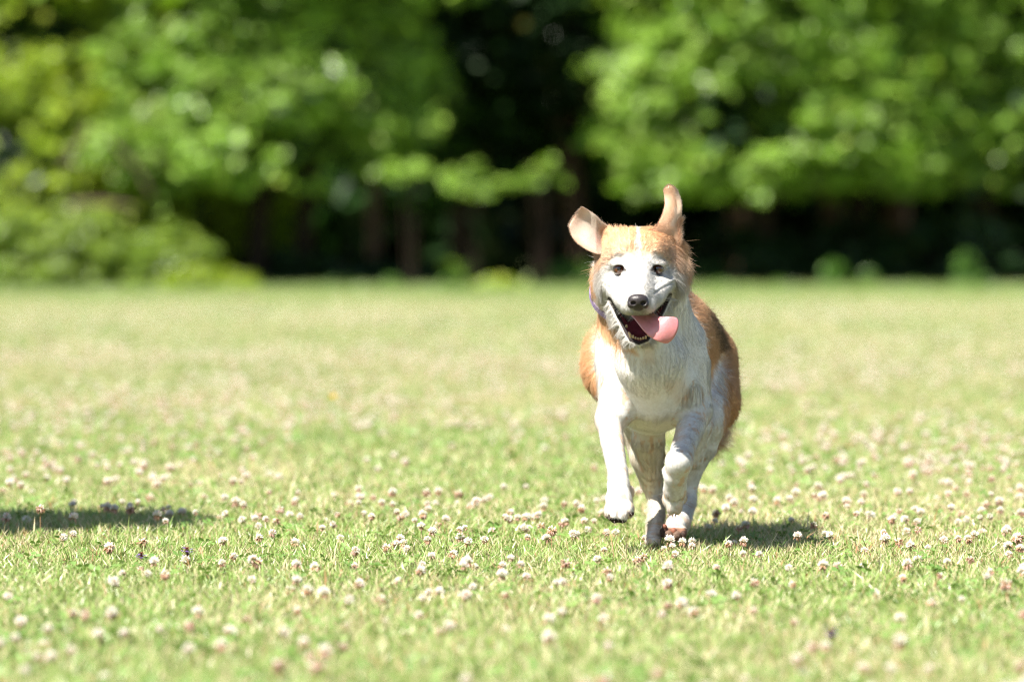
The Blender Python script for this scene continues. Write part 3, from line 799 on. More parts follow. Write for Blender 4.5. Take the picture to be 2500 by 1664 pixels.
    f.cone(W(1584, 785, 11.600), W(1609, 755, 11.625), .0150, .0085, .004, 'sub')
    f.cone(W(1609, 755, 11.625), W(1634, 721, 11.648), .0085, .0025, .003, 'sub')
    # eye openings
    for u_, s in ((1511, -1), (1605, 1)):
        f.ell(W(u_, 656, 11.638), (.0155, .013, .0115), .012, 'sub')
        f.ell(W(u_ + s * 1, 646, 11.641), (.0165, .012, .0060), .012, reg='head')
        f.ell(W(u_, 656, 11.632), (.0104, .022, .0071), .003, 'sub')
    return f

bf = build_body()
BV, BQ, BN = bf.mesh()
regs = ['chest', 'back', 'neck', 'ruff', 'thigh', 'hind', 'paw', 'fore', 'tail', 'head', 'muzzle', 'jaw']
def region(P):
    best = np.full(len(P), 1e9); r = np.zeros(len(P), int)
    x, y, z = P[:, 0], P[:, 1], P[:, 2]
    for d, g in bf.prims:
        D = d(x, y, z); m = D < best; best[m] = D[m]; r[m] = regs.index(g)
    return r

TAN = np.array((.66, .415, .235)); TAN2 = np.array((.56, .325, .165)); WHITE = np.array((.76, .735, .69)); CREAM = np.array((.68, .61, .49))
BLACK = np.array((.045, .032, .025)); SKIN = np.array((.42, .25, .20)); DARK = np.array((.022, .015, .014)); MOUTH = np.array((.16, .022, .035))
EYES = [(1511, 656), (1605, 656)]
LIPU = [(1488, 727), (1500, 742), (1511, 758), (1523, 770), (1540, 775), (1557, 773), (1576, 772), (1594, 762), (1611, 749), (1624, 735), (1635, 717)]
LIPL = [(1488, 729), (1503, 757), (1516, 783), (1530, 812), (1540, 829), (1560, 837), (1580, 829), (1592, 808), (1606, 782), (1620, 755), (1636, 719)]

def coat(P, Nn, reg, jit):
    """colours of the coat patches, as they lie on the animal"""
    u, v, y = uvd(P)
    n1 = (fbm(P, 60, 3) - .5); n2 = (fbm(P, 22, 9) - .5)
    uu = u + n1 * 12 + jit[:, 0] * 3; vv = v + n2 * 12 + jit[:, 1] * 3
    R = lambda *g: np.isin(reg, [regs.index(q) for q in g])
    tanmix = TAN * (1 - (fbm(P, 35, 5)[:, None])) + TAN2 * fbm(P, 35, 5)[:, None]
    tanmix = tanmix * (.85 + .22 * fbm(P, 140, 11)[:, None] + .24 * fbm(P, 300, 12, 2)[:, None])
    col = np.tile(WHITE, (len(P), 1)) * (.94 + .10 * fbm(P, 50, 2)[:, None])
    col = col * np.select([R('head', 'muzzle'), R('fore', 'paw', 'jaw')], [.80, .92], 1.14)[:, None] * (.90 + .18 * fbm(P, 28, 88))[:, None]
    fine = (fbm(P, 260, 91, 2) - .5)[:, None] * np.where(R('head', 'muzzle', 'fore', 'paw', 'jaw', 'hind'), .42, .22)[:, None]; col = col * (1 + fine * np.array((.8, 1.0, 1.3)))
    wt = np.zeros(len(P))            # tan weight
    head = R('head', 'muzzle')
    du = np.abs(uu - 1558)
    brow = 634 - 15 * sstep(4, 34, du) + 34 * sstep(48, 84, du)
    t = sstep(-13, 13, brow - vv + (fbm(P, 120, 44) - .5) * 16) * sstep(11.90, 11.82, y)
    blaze = sstep(6.5, 2.5, np.abs(u + n1 * 16 + n2 * 5 - (1557 + (v - 565) * .07))) * sstep(640, 600, v)
    t = t * (1 - blaze * .9); t = t * (.72 + .26 * sstep(640, 575, v))
    wt = np.where(head & (y < 11.80), t, wt)
    side = sstep(90, 110, du) * sstep(705, 650, vv)
    wt = np.where(head, np.maximum(wt, side * .9), wt)
    # ruff, neck
    nk = R('neck', 'ruff')
    left = sstep(1466, 1456, uu) * sstep(735, 700, vv)
    right = sstep(1652, 1662, uu) * sstep(700, 672, vv) * .85
    top = sstep(640, 615, vv)
    thr = soft(uu, vv, [(1440, 735), (1466, 742), (1500, 795), (1540, 822), (1556, 868), (1520, 858), (1478, 838), (1452, 800)], 8)
    thr2 = soft(uu, vv, [(1570, 830), (1600, 850), (1596, 885), (1570, 880)], 10) * .3
    wt = np.where(nk | R('chest', 'jaw', 'fore'), np.maximum.reduce([left * nk, right * nk, top * nk, thr * (vv > 745) * (y > 11.66), thr2]), wt)
    backtop = sstep(1694, 1702, uu) * sstep(730, 745, v + 40 * sstep(1700, 1740, u))
    # trunk behind the shoulders
    tr = R('back', 'thigh', 'tail', 'chest', 'hind', 'neck') & (y > 11.93)
    edge = 1722 + 6 * np.sin(v / 30.)
    t = sstep(edge - 5, edge + 5, uu) * sstep(960, 925, vv + np.maximum(0, uu - 1740) * .0)
    t = np.maximum(t, sstep(1700, 1708, uu) * sstep(790, 765, vv))
    wedge = soft(uu, vv, [(1762, 860), (1742, 905), (1728, 985), (1722, 1100), (1770, 1060), (1770, 960), (1766, 900)], 7)
    t = t * (1 - .95 * wedge)
    t = np.maximum(t, sstep(1764, 1770, uu) * sstep(1120, 1060, vv))
    t = np.maximum(t, sstep(1466, 1456, uu) * sstep(790, 815, vv))
    wt = np.where(tr, np.maximum(t, wt * (y < 12.0)), wt)
    topside = (P[:, 2] > .45) & (y > 12.0)
    wt = np.where(topside & R('back', 'thigh', 'neck'), np.maximum(wt, .9), wt)
    wt = np.where(R('tail'), .8, wt)
    # underside and the inner left thigh are cream
    col = np.where((R('hind') & (u < 1640))[:, None], CREAM * .9 + .1 * WHITE, col)
    # ticking on the legs
    tick = sstep(.60, .72, fbm(P, 95, 21)) * R('fore', 'hind', 'paw')
    wash = sstep(.45, .7, fbm(P, 30, 23)) * R('fore') * sstep(990, 1030, v) * sstep(1120, 1080, v) * .35
    pw = R('paw') * sstep(.35, .65, fbm(P, 60, 27)) * .5
    wt = np.maximum(wt, np.maximum(np.maximum(tick * .62, wash), pw))
    shl = soft(uu, vv, [(1625, 925), (1665, 925), (1690, 960), (1650, 990), (1632, 960)], 10) * .30 * (y < 12.05)
    wt = np.maximum(wt, shl)
    col = col * (1 - wt[:, None]) + tanmix * wt[:, None]
    # black saddle streak
    s = sstep(15, 5, dist_poly(uu, vv, [(1712, 706), (1728, 735), (1744, 775), (1760, 815), (1768, 845)])) * sstep(11.95, 12.0, y) * .85
    s = np.maximum(s, (sstep(16, 6, np.abs(P[:, 0] - (.34 + (y - 12.) * .08)) * 1000 / 3.2) * topside) * .8)
    col = col * (1 - s[:, None]) + BLACK * s[:, None]
    # nose surround and chin smudge
    s = sstep(12, 4, dist_poly(u, v, [(1546, 765), (1558, 766), (1572, 763)])) * .45 * head * sstep(.3, .6, fbm(P, 160, 4))
    s = np.maximum(s, sstep(33, 27, np.hypot(u - 1558, v - 737)) * .25 * head)
    col = col * (1 - s[:, None]) + (DARK * 3) * s[:, None]
    return col

def bare(P, reg):
    """naked skin: lips, eyelids, the mouth, pads. returns weight and colour"""
    u, v, y = uvd(P)
    R = lambda *g: np.isin(reg, [regs.index(q) for q in g])
    w = np.zeros(len(P)); c = np.tile(DARK, (len(P), 1))
    hd = R('head', 'muzzle', 'jaw', 'neck') & (y < 11.72)
    cav = inside(u, v, LIPU + LIPL[::-1]) & hd
    e = dist_poly(u, v, LIPU + LIPL[::-1] + [LIPU[0]])
    w = np.where(cav, 1, w)
    deep = cav & (e > 4)
    c = np.where(deep[:, None], .7 * MOUTH * (.5 + .9 * fbm(P, 150, 8)[:, None]), c)
    # black lip line
    lipd = dist_poly(u, v, LIPL)
    w = np.where(hd & (v > 700), np.maximum(w, sstep(6.5, 3.5, lipd)), w)
    lipu = dist_poly(u, v, LIPU)
    w = np.where(hd, np.maximum(w, .8 * sstep(2.4, .8, lipu)), w)
    for (a, b) in EYES:
        s = 1 if a > 1558 else -1
        d = np.hypot((u - a) / 14.0, (v - b) / 9.9)
        d2 = np.hypot((u - (a - s * 13)) / 6, (v - (b + 3)) / 4)
        w = np.where(hd, np.maximum(w, np.maximum(sstep(1.2, .9, d), sstep(1.5, .6, d2) * .9)), w)
    pr = R('paw') & (y < 11.94) & (u > 1612) & (u < 1684) & (v > 1278)
    w = np.where(pr, np.maximum(w, sstep(1284, 1290, v) * sstep(11.925, 11.905, y)), w); c = np.where(pr[:, None], np.array((.17, .085, .055)) * (.6 + .8 * fbm(P, 120, 3)[:, None]), c)
    pf = R('paw') & (u < 1560) & (v < 1290) & (y < 11.76)
    w = np.where(pf, np.maximum(w, sstep(1264, 1268, v + (u - 1510) * -.2)), w)
    return w, c

reg = region(BV)
u_, v_, y_ = uvd(BV); hm = np.isin(reg, [9, 10, 11]) & (y_ < 11.75)
disp = np.zeros(len(BV))
for pts, w_, a_ in (([(1598, 716), (1616, 703), (1642, 690)], 3.2, -.0030), ([(1604, 706), (1622, 695), (1646, 682)], 3.5, .0026), ([(1600, 694), (1622, 684)], 3.2, -.0022),
                    ([(1517, 712), (1500, 706), (1482, 700)], 3.2, -.0026), ([(1512, 702), (1494, 696), (1478, 690)], 3.5, .0022), ([(1474, 690), (1478, 716)], 3, -.0022),
                    ([(1527, 664), (1534, 682), (1533, 700)], 5, -.0026), ([(1640, 640), (1650, 668)], 4, .003), ([(1632, 648), (1640, 675)], 4, -.003),
                    ([(1490, 628), (1502, 618), (1524, 614)], 5, .0022), ([(1592, 612), (1614, 616), (1628, 628)], 5, .0022), ([(1558, 628), (1558, 600), (1557, 575)], 5, -.0020),
                    ([(1535, 757), (1545, 762)], 4, .0015), ([(1497, 668), (1512, 672), (1526, 668)], 2.6, -.0016), ([(1590, 668), (1604, 672), (1618, 668)], 2.6, -.0016)):
    disp += .5 * a_ * np.exp(-(dist_poly(u_, v_, pts) / w_) ** 2)
disp += hm * (fbm(BV, 70, 90) - .5) * .003
BV = BV + BN * (disp * hm)[:, None]; BN = vert_normals(BV, BQ)
jit0 = np.zeros((len(BV), 2))
bcol = coat(BV, BN, reg, jit0)
bw, bc = bare(BV, reg)
bcol = bcol * (1 - bw[:, None]) * .90 + bc * bw[:, None]

skin = principled('dog skin and undercoat', rough=.75, spec=.25, attr='Col')
body = fast_mesh('body', BV, BQ, skin, dog, bcol)
body.matrix_parent_inverse = dog.matrix_world.inverted()
def child(o, parent=None):
    """keep world coordinates of a mesh written in world space"""
    p = parent or dog
    o.parent = p; o.matrix_parent_inverse.identity()
    off = np.array(dog.location) if True else 0
    return o
# world-space meshes under the dog: shift the data to the root's origin
DOGO = np.array(dog.location)
def part(name, V, Q, mat, col=None, parent=None, smooth=True):
    o = fast_mesh(name, np.asarray(V) - DOGO, Q, mat, parent or dog, col, smooth)
    return o
bpy.data.objects.remove(body)
body = part('body', BV, BQ, skin, bcol)

# ---- fur strands
def fur_material(tr=.42):
    m, n = mat_new('fur')
    out = N(n, 'ShaderNodeOutputMaterial')
    a = N(n, 'ShaderNodeAttribute', attribute_name='fcol'); nr = N(n, 'ShaderNodeAttribute', attribute_name='fnrm')
    d = N(n, 'ShaderNodeBsdfDiffuse'); n.links.new(a.outputs['Color'], d.inputs['Color']); n.links.new(nr.outputs['Vector'], d.inputs['Normal'])
    t = N(n, 'ShaderNodeBsdfTranslucent'); n.links.new(a.outputs['Color'], t.inputs['Color'])
    h = N(n, 'ShaderNodeBsdfHair', component='Reflection'); h.inputs['Color'].default_value = (.9, .9, .9, 1)
    h.inputs['RoughnessU'].default_value = .35; h.inputs['RoughnessV'].default_value = .5
    m1 = N(n, 'ShaderNodeMixShader'); m1.inputs[0].default_value = tr
    m2 = N(n, 'ShaderNodeMixShader'); m2.inputs[0].default_value = .04
    n.links.new(d.outputs[0], m1.inputs[1]); n.links.new(t.outputs[0], m1.inputs[2])
    n.links.new(m1.outputs[0], m2.inputs[1]); n.links.new(h.outputs[0], m2.inputs[2])
    n.links.new(m2.outputs[0], out.inputs[0])
    return m
FUR = fur_material(); FURE = fur_material(.6)

def make_fur(name, root, nrm, dirs, length, radius, col, parent, K=5, bend=.5, curl=.1, seed=1, rise=.32):
    r = np.random.default_rng(seed); n = len(root)
    hc = bpy.data.hair_curves.new(name)
    hc.add_curves([K] * n)
    pts = np.zeros((n, K, 3), np.float32)
    p = root - nrm * .001; pts[:, 0] = p
    d = unit(nrm * rise + dirs)
    wob = unit(r.normal(size=(n, 3)))
    for k in range(1, K):
        d = unit(d + dirs * bend + wob * curl * (k / K))
        p = p + d * (length / (K - 1))[:, None]; pts[:, k] = p
    pts = pts - DOGO.astype(np.float32)
    hc.points.foreach_set('position', pts.ravel())
    rad = np.repeat(radius[:, None], K, 1) * np.linspace(1, .12, K)[None]
    at = hc.attributes.get('radius') or hc.attributes.new('radius', 'FLOAT', 'POINT')
    at.data.foreach_set('value', rad.astype(np.float32).ravel())
    a = hc.attributes.new('fcol', 'FLOAT_COLOR', 'CURVE'); c = np.ones((n, 4), np.float32); c[:, :3] = col
    a.data.foreach_set('color', c.ravel())
    a = hc.attributes.new('fnrm', 'FLOAT_VECTOR', 'CURVE')
    sn = unit(nrm - .12 * dirs + .16 * r.normal(size=(n, 3)))
    a.data.foreach_set('vector', sn.astype(np.float32).ravel())
    hc.materials.append(FURE if name == 'ear_fur' else FUR)
    o = bpy.data.objects.new(name, hc); C.objects.link(o); o.parent = parent
    return o

def sample_surface(V, Q, NV, n, r, weight=None):
    tri = np.concatenate([Q[:, [0, 1, 2]], Q[:, [0, 2, 3]]]) if Q.shape[1] == 4 else Q
    A = np.linalg.norm(np.cross(V[tri[:, 1]] - V[tri[:, 0]], V[tri[:, 2]] - V[tri[:, 0]]), axis=1)
    if weight is not None: A = A * weight[tri[:, 0]]
    t = r.choice(len(tri), n, p=A / A.sum())
    a, b = r.random(n), r.random(n); m = a + b > 1; a[m] = 1 - a[m]; b[m] = 1 - b[m]; c = 1 - a - b
    T = tri[t]
    P = V[T[:, 0]] * c[:, None] + V[T[:, 1]] * a[:, None] + V[T[:, 2]] * b[:, None]
    NN = unit(NV[T[:, 0]] * c[:, None] + NV[T[:, 1]] * a[:, None] + NV[T[:, 2]] * b[:, None])
    return P, NN

if DEBUG != 'nofur':
    r = np.random.default_rng(3)
    front = BN[:, 1] < .35
    wgt = np.where(front, 1.0, .35) * np.where(np.isin(reg, [9, 10]), 1.7, np.where(reg == 11, 2.2, 1.0))
    NF = 380000
    P, NN = sample_surface(BV, BQ, BN, NF, r, wgt)
    rg = region(P); u, v, y = uvd(P)
    w, _ = bare(P, rg)
    keep = (w < .5); P, NN, rg, u, v, y = P[keep], NN[keep], rg[keep], u[keep], v[keep], y[keep]
    n = len(P)
    R = lambda *g: np.isin(rg, [regs.index(q) for q in g])
    # flow of the coat
    flow = np.tile(np.array([0, .55, -1.0]), (n, 1))
    flow[R('back', 'tail', 'thigh')] = (0, 1, -.45)
    hd = R('head', 'muzzle')
    nose = W(1558, 735, 11.48)
    fh = unit(P - nose); fh[:, 1] += .3
    flow[hd] = fh[hd]
    rf = R('ruff') | (R('head') & (np.abs(u - 1558) > 88))
    side = np.sign(u - 1558)
    flow[rf] = np.stack([side * .55, np.full(n, .5), np.full(n, -.8)], 1)[rf]
    nk = R('neck'); flow[nk] = np.stack([side * .12, np.full(n, .25), np.full(n, -1)], 1)[nk]
    jw = R('jaw'); flow[jw] = np.stack([side * .5, np.full(n, .6), np.full(n, -.8)], 1)[jw]
    lg = R('fore', 'hind', 'paw'); flow[lg] = (0, .25, -1)
    flow = flow + .55 * (np.stack([fbm(P, 18, 31), fbm(P, 18, 37), fbm(P, 18, 41)], 1) - .5) * 2
    flow = flow + .13 * r.normal(size=(n, 3))
    flow = unit(flow - NN * (flow * NN).sum(1)[:, None])
    L = np.select([R('muzzle'), R('head'), R('jaw'), R('ruff'), R('neck'), R('chest'), R('back'), R('thigh'), R('tail'), R('paw'), R('fore'), R('hind')],
                  [.0065, .0085, .019, .026, .024, .019, .020, .022, .040, .006, .009, .012], .012).astype(float)
    L[R('chest')] = .012; L[R('neck')] = .016; L = np.where(rf & (u > 1558), .026, L); L = np.where(rf & (u < 1558), .020, L)
    L = np.where(R('head') & (v < 575) & (y > 11.68), .012, L)
    L = np.where(R('hind') & (y > 12.16) & (v < 1130), .018, L)
    L = np.where(R('fore') & (v < 985), .016, L)
    L = L * (.55 + .75 * r.random(n)) * (.8 + .4 * fbm(P, 25, 51))
    def clump(P, s_, amt):
        q = np.floor(P / s_).astype(np.int64); h_ = np.stack([_hash(q[:, 0], q[:, 1], q[:, 2], k_) for k_ in (1, 2, 3)], 1)
        return ((q + .25 + .5 * h_) * s_ - P) / s_ * amt, h_[:, :1]
    amt = np.select([R('muzzle'), R('head', 'paw'), R('fore', 'hind'), R('jaw', 'ruff')], [.1, .25, .40, .85], .42)[:, None]
    cd, ch_ = clump(P, .010, 1.0); cd2, ch2 = clump(P, .024, 1.0)
    flow = flow + (cd + .7 * cd2) * amt; flow = unit(flow - NN * (flow * NN).sum(1)[:, None])
    L = L * (1 + (ch_[:, 0] - .5) * .5 * amt[:, 0] + (ch2[:, 0] - .5) * .4 * amt[:, 0])
    cc = coat(P, NN, rg, r.normal(size=(n, 2)) * 1.5)
    white_ = sstep(.30, .55, cc[:, 2])[:, None]; cc = cc * (.80 + .34 * r.random(n)[:, None] * (1 - .35 * white_) + .04 * white_)
    make_fur('coat', P, NN, flow, L, np.full(n, .00030) * np.where(R('muzzle', 'head', 'paw'), .85, 1.0), np.clip(cc, 0, .9), dog, 5, .42, .12, 1, np.select([R('muzzle', 'head', 'paw', 'jaw'), R('chest', 'neck', 'fore')], [.75, .20], .32)[:, None])

    sel = r.random(n) < np.select([R('muzzle', 'paw'), R('fore', 'hind')], [0, .02], np.where(R('head'), .02, .045))
    nsel = sel.sum()
    make_fur('guard_hair', P[sel], NN[sel], unit(flow[sel] + .45 * r.normal(size=(nsel, 3))), L[sel] * (1.15 + .4 * r.random(nsel)), np.full(nsel, .00024), np.clip(cc[sel] * 1.1, 0, .92), dog, 5, .38, .18, 12, .5)

# ---- ears (lofted leaf shapes)
def loft(A, B, ny=26, nx=18, smooth=2):
    def rs(L):
        L = np.array(L, float); s = np.concatenate([[0], np.cumsum(np.linalg.norm(np.diff(L[:, :2], axis=0), axis=1))]); s /= s[-1]
        t = np.linspace(0, 1, ny)
        # smooth resample (Catmull through numpy interp + blur)
        Q_ = np.stack([np.interp(t, s, L[:, k]) for k in range(L.shape[1])], 1)
        for _ in range(smooth): Q_[1:-1] = .25 * Q_[:-2] + .5 * Q_[1:-1] + .25 * Q_[2:]
        return Q_
    return rs(A), rs(B)

def sheet(grid, thick, edge=.25):
    """closed shell of varying thickness from a grid (ny, nx, 3) of world points"""
    ny, nx, _ = grid.shape
    gu = np.gradient(grid, axis=1); gv = np.gradient(grid, axis=0)
    nn = unit(np.cross(gu, gv))
    if nn[..., 1].mean() > 0: nn = -nn
    s = np.linspace(0, 1, nx)[None, :]; t = np.linspace(0, 1, ny)[:, None]
    th = thick * (edge + (1 - edge) * np.clip(4 * s * (1 - s), 0, 1) ** .5 * np.clip((1 - t) * 6, 0, 1) ** .5)
    f_ = grid + nn * th[..., None] * .5; b_ = grid - nn * th[..., None] * .5
    V = np.concatenate([f_.reshape(-1, 3), b_.reshape(-1, 3)])
    i = np.arange(ny * nx).reshape(ny, nx); o = ny * nx
    q = [np.stack([i[:-1, :-1], i[:-1, 1:], i[1:, 1:], i[1:, :-1]], -1).reshape(-1, 4)]
    q.append(q[0][:, ::-1] + o)
    def strip(a): return np.stack([a[:-1], a[1:], a[1:] + o, a[:-1] + o], -1)
    q += [strip(i[0])[:, ::-1], strip(i[-1]), strip(i[:, 0]), strip(i[:, -1])[:, ::-1]]
    Q_ = np.concatenate(q)
    fn = np.concatenate([nn.reshape(-1, 3), -nn.reshape(-1, 3)])
    return V, Q_, fn

def ear_grid(A, B, cup, tip, ny=30, nx=20):
    a, b = loft(A, B, ny, nx); g = np.zeros((ny, nx, 3))
    for i in range(ny):
        t = i / (ny - 1)
        for j in range(nx):
            s = j / (nx - 1)
            p = a[i] * (1 - s) + b[i] * s
            bul = max(0, (t - .72) / .28) ** 2 * (4 * s * (1 - s))
            g[i, j] = W(p[0] + tip[0] * bul, p[1] + tip[1] * bul, p[2] + cup(s, t))
    return g

gl = ear_grid([(1493, 556, 11.72), (1470, 541, 11.715), (1455, 525, 11.71), (1440, 515, 11.71), (1423, 505, 11.70)],
              [(1484, 622, 11.70), (1455, 620, 11.69), (1436, 612, 11.69), (1408, 593, 11.70), (1395, 575, 11.705), (1389, 552, 11.71)],
              lambda s, t: .020 * math.sin(math.pi * s) * (1 - .5 * t) , (-3, -2))
gr = ear_grid([(1588, 566, 11.69), (1606, 549, 11.69), (1617, 526, 11.70), (1624, 500, 11.71), (1622, 480, 11.715), (1619, 466, 11.71)],
              [(1652, 614, 11.72), (1660, 575, 11.72), (1661, 545, 11.72), (1665, 510, 11.72), (1662, 485, 11.715), (1655, 468, 11.71)],
              lambda s, t: -.0045 * math.sin(math.pi * s) - .012 * max(0, (s - .72) / .28) * (math.sin(11 * t) * .5 + .2) + .006 * t, (-2, -14))
def ear_color(P, fn, inner, cx, name):
    n = len(P); nz = fbm(P, 45, 61)[:, None]
    u, v, y = uvd(P)
    tan = TAN * (1 - nz) + (TAN * 1.25) * nz
    pale = np.array((.80, .61, .48)); pink = np.array((.74, .50, .44)); cream = np.array((.80, .70, .60))
    if name == 'l':
        k = sstep(0, 40, u - 1400)[:, None]
        c = pale * (1 - k) + cream * k
        pk = sstep(34, 8, np.hypot((u - 1452) * 1.0, v - 590))[:, None] * .6
        c = c * (1 - pk) + pink * pk
        e = sstep(18, 3, dist_poly(u, v, [(1449, 622), (1425, 608), (1408, 593)]))[:, None] * .5
        c = c * (1 - e) + TAN2 * e
        e = sstep(20, 4, np.hypot(u - 1482, v - 566))[:, None] * .8
        c = c * (1 - e) + TAN * e
        back = fn[:, 1] > 0
        c = np.where(back[:, None], tan * .5 + pale * .5, c)
        c = c * .95
    else:
        k = sstep(16, 4, dist_poly(u, v, [(1658, 470), (1666, 510), (1664, 530)]))[:, None] * .7
        c = tan * .65 + pale * .45; c = c * (1 - k) + cream * k
        k = sstep(40, 10, np.hypot(u - 1630, v - 470))[:, None] * .3; c = c * (1 - k) + pale * k
        k = sstep(8, 2, dist_poly(u, v, [(1650, 510), (1652, 530), (1642, 548)]))[:, None] * .6; c = c * (1 - k) + cream * k
        k = sstep(1652, 1664, u)[:, None] * sstep(540, 580, v)[:, None] * .8; c = c * (1 - k) + WHITE * k
    return c
EARM = leafy('ear skin', trans=.35, gloss=.02)
for nm, g in (('l', gl), ('r', gr)):
    V_, Q_, fn = sheet(g, .004)
    col = ear_color(V_, fn, None, None, nm)
    e = part('ear', V_, Q_, EARM, col)
    e['label'] = 'pale inner ear flying out sideways' if nm == 'l' else 'tan ear standing straight up'
    if DEBUG != 'nofur':
        r = np.random.default_rng(17)
        P, NN = sample_surface(V_, Q_, fn, 22000, r)
        c = ear_color(P, NN, None, None, nm) * (.85 + .3 * r.random(len(P)))[:, None]
        u, v, y = uvd(P)
        tipdir = unit(W(1405, 530, 11.71) - W(1480, 590, 11.70)) if nm == 'l' else unit(W(1638, 460, 11.71) - W(1630, 580, 11.71))
        fl = np.tile(tipdir, (len(P), 1)) + .25 * r.normal(size=(len(P), 3))
        L = np.full(len(P), .0045)
        if nm == 'r':
            m = (u > 1652) & (v > 535); L[m] = .012; fl[m] = np.array((.8, .2, .75)) + .25 * r.normal(size=(m.sum(), 3))
        else:
            m = (u > 1462); L[m] = .011; fl[m] = np.array((-.7, .1, .1)) + .25 * r.normal(size=(m.sum(), 3))
        fl = unit(fl - NN * (fl * NN).sum(1)[:, None])
        make_fur('ear_fur', P, NN, fl, L * (.6 + .7 * r.random(len(P))), np.full(len(P), .00022), np.clip(c, 0, .9), e, 4, .4, .1, 5, .6)

# ---- eyes
def uv_sphere(c, r, nu=40, nv=24, sy=1.0):
    th = np.linspace(0, math.pi, nv + 1); ph = np.linspace(0, 2 * math.pi, nu, endpoint=False)
    T, Ph = np.meshgrid(th, ph, indexing='ij')
    V = np.stack([np.sin(T) * np.cos(Ph), -np.cos(T) * sy, np.sin(T) * np.sin(Ph)], -1).reshape(-1, 3) * r + c
    i = np.arange((nv + 1) * nu).reshape(nv + 1, nu); j = np.roll(i, -1, 1)
    Q = np.stack([i[:-1], j[:-1], j[1:], i[1:]], -1).reshape(-1, 4)
    return V, Q
eye_m = principled('eyeball', rough=.06, spec=.6, attr='Col', coat=1.0)
for (a, b), s in zip(EYES, (-1, 1)):
    c = W(a, b, 11.6462)
    V_, Q_ = uv_sphere(c, .0132)
    d = unit(V_ - c); ax = unit(np.array([[-s * .10 - .10, -1, .0]]))[0]
    ang = np.degrees(np.arccos(np.clip(d @ ax, -1, 1)))
    iris = np.array((.10, .030, .010)); pup = np.array((.004, .004, .005)); scl = np.array((.22, .13, .10))
    k1 = sstep(17, 20, ang)[:, None]; k2 = sstep(42, 47, ang)[:, None]
    col = (pup * (1 - k1) + iris * (.7 + .6 * noise3(d, 9, 2))[:, None] * k1) * (1 - k2) + scl * .35 * k2
    part('eye', V_, Q_, eye_m, col)

# ---- nose leather
nf = Field(W(1520, 775, 11.44), W(1600, 700, 11.54), .0009)
c = W(1558, 737, 11.489)
nf.ell(c, (.0215, .0165, .0135), .004)
nf.ell(c + (0, -.002, .006), (.0195, .014, .0105), .004)
nf.ell(c + (0, .002, -.0105), (.0105, .010, .008), .006)
for s in (-1, 1):
    nf.ell(c + (s * .0135, -.004, -.005), (.0082, .009, .0085), .003)
    nf.ell(c + (s * .0105, -.0165, -.0025), (.0058, .009, .0042), .002, 'sub')
    nf.cone(c + (s * .0150, -.0150, -.002), c + (s * .0205, -.010, .003), .0020, .0014, .0015, 'sub')
nf.cone(c + (0, -.0175, -.004), c + (0, -.012, -.021), .0010, .0012, .0012, 'sub')
V_, Q_, n_ = nf.mesh()
nose_m = principled('nose leather', color=(.022, .017, .017), rough=.38, spec=.5, noise=(420, (.05, .04, .042), .7), bump=(900, .5, .001))
part('nose', V_, Q_, nose_m)

# ---- tongue
A = [(1538, 768, 11.600), (1549, 778, 11.578), (1562, 796, 11.545), (1581, 818, 11.513), (1601, 832, 11.500), (1624, 837, 11.503)]
B = [(1588, 752, 11.600), (1594, 763, 11.578), (1604, 771, 11.543), (1616, 775, 11.511), (1634, 772, 11.500), (1650, 776, 11.505)]
a_, b_ = loft(A, B, 34, 24, 14)
g = np.zeros((34, 24, 3))
for i in range(34):
    t = i / 33
    for j in range(24):
        s = j / 23
        p = a_[i] * (1 - s) + b_[i] * s
        bul = max(0, (t - .62) / .38) ** 1.6 * (4 * s * (1 - s)) ** .55
        groove = .0045 * math.exp(-((s - .5) / .10) ** 2) * max(0, 1 - 1.5 * t)
        dome = -.004 * (4 * s * (1 - s)) * (1 - t) + .006 * t * t * (2 * s - 1) ** 2
        g[i, j] = W(p[0] + 15 * bul, p[1] + 5 * bul, p[2] + groove + dome)
V_, Q_, fn = sheet(g, .0062, .5)
n1 = fbm(V_, 220, 6)[:, None]
ton = principled('tongue flesh', rough=.28, spec=.5, attr='Col', bump=(700, .35, .0012), sss=.25, coat=.6)
part('tongue', V_, Q_, ton, np.array((.60, .23, .24)) * (.9 + .22 * n1))

# ---- teeth
tooth_m = principled('tooth enamel', color=(.50, .38, .24), rough=.25, spec=.5, noise=(300, (.45, .30, .15), .6))
def tooth(p, tip, r, rt=.3):
    p = np.asarray(p); tip = np.asarray(tip); K = 7; M = 10
    ax = unit(tip - p); s1 = unit(np.cross(ax, (0, 1, 0))); s2 = np.cross(ax, s1); V = []; 
    for k in range(K):
        t = k / (K - 1); rr = r * (1 - (1 - rt) * t ** 1.6) * (1 if k < K - 1 else .35)
        for m in range(M):
            a = 2 * math.pi * m / M; V.append(p + (tip - p) * t + rr * (math.cos(a) * s1 + .75 * math.sin(a) * s2))
    V.append(tip + ax * r * .15); V = np.array(V)
    i = np.arange(K * M).reshape(K, M); j = np.roll(i, -1, 1)
    Q = np.stack([i[:-1], j[:-1], j[1:], i[1:]], -1).reshape(-1, 4)
    T = np.stack([i[-1], j[-1], np.full(M, K * M)], -1)
    part('tooth', V, [Q, T], tooth_m)
for u_, v_ in ((1546, 822), (1552, 826), (1558, 828), (1564, 828), (1570, 826), (1576, 823)):
    tooth(W(u_, v_ + 3, 11.582), W(u_ + (u_ - 1561) * .05, v_ - 4.5, 11.578), .0024, .75)
tooth(W(1541, 824, 11.584), W(1535, 809, 11.576), .0034)
tooth(W(1583, 820, 11.584), W(1587, 806, 11.578), .0036)
for u_, v_ in ((1526, 796),):
    tooth(W(u_ + 3, v_ + 3, 11.61), W(u_ + 4, v_ - 4, 11.605), .003, .6)

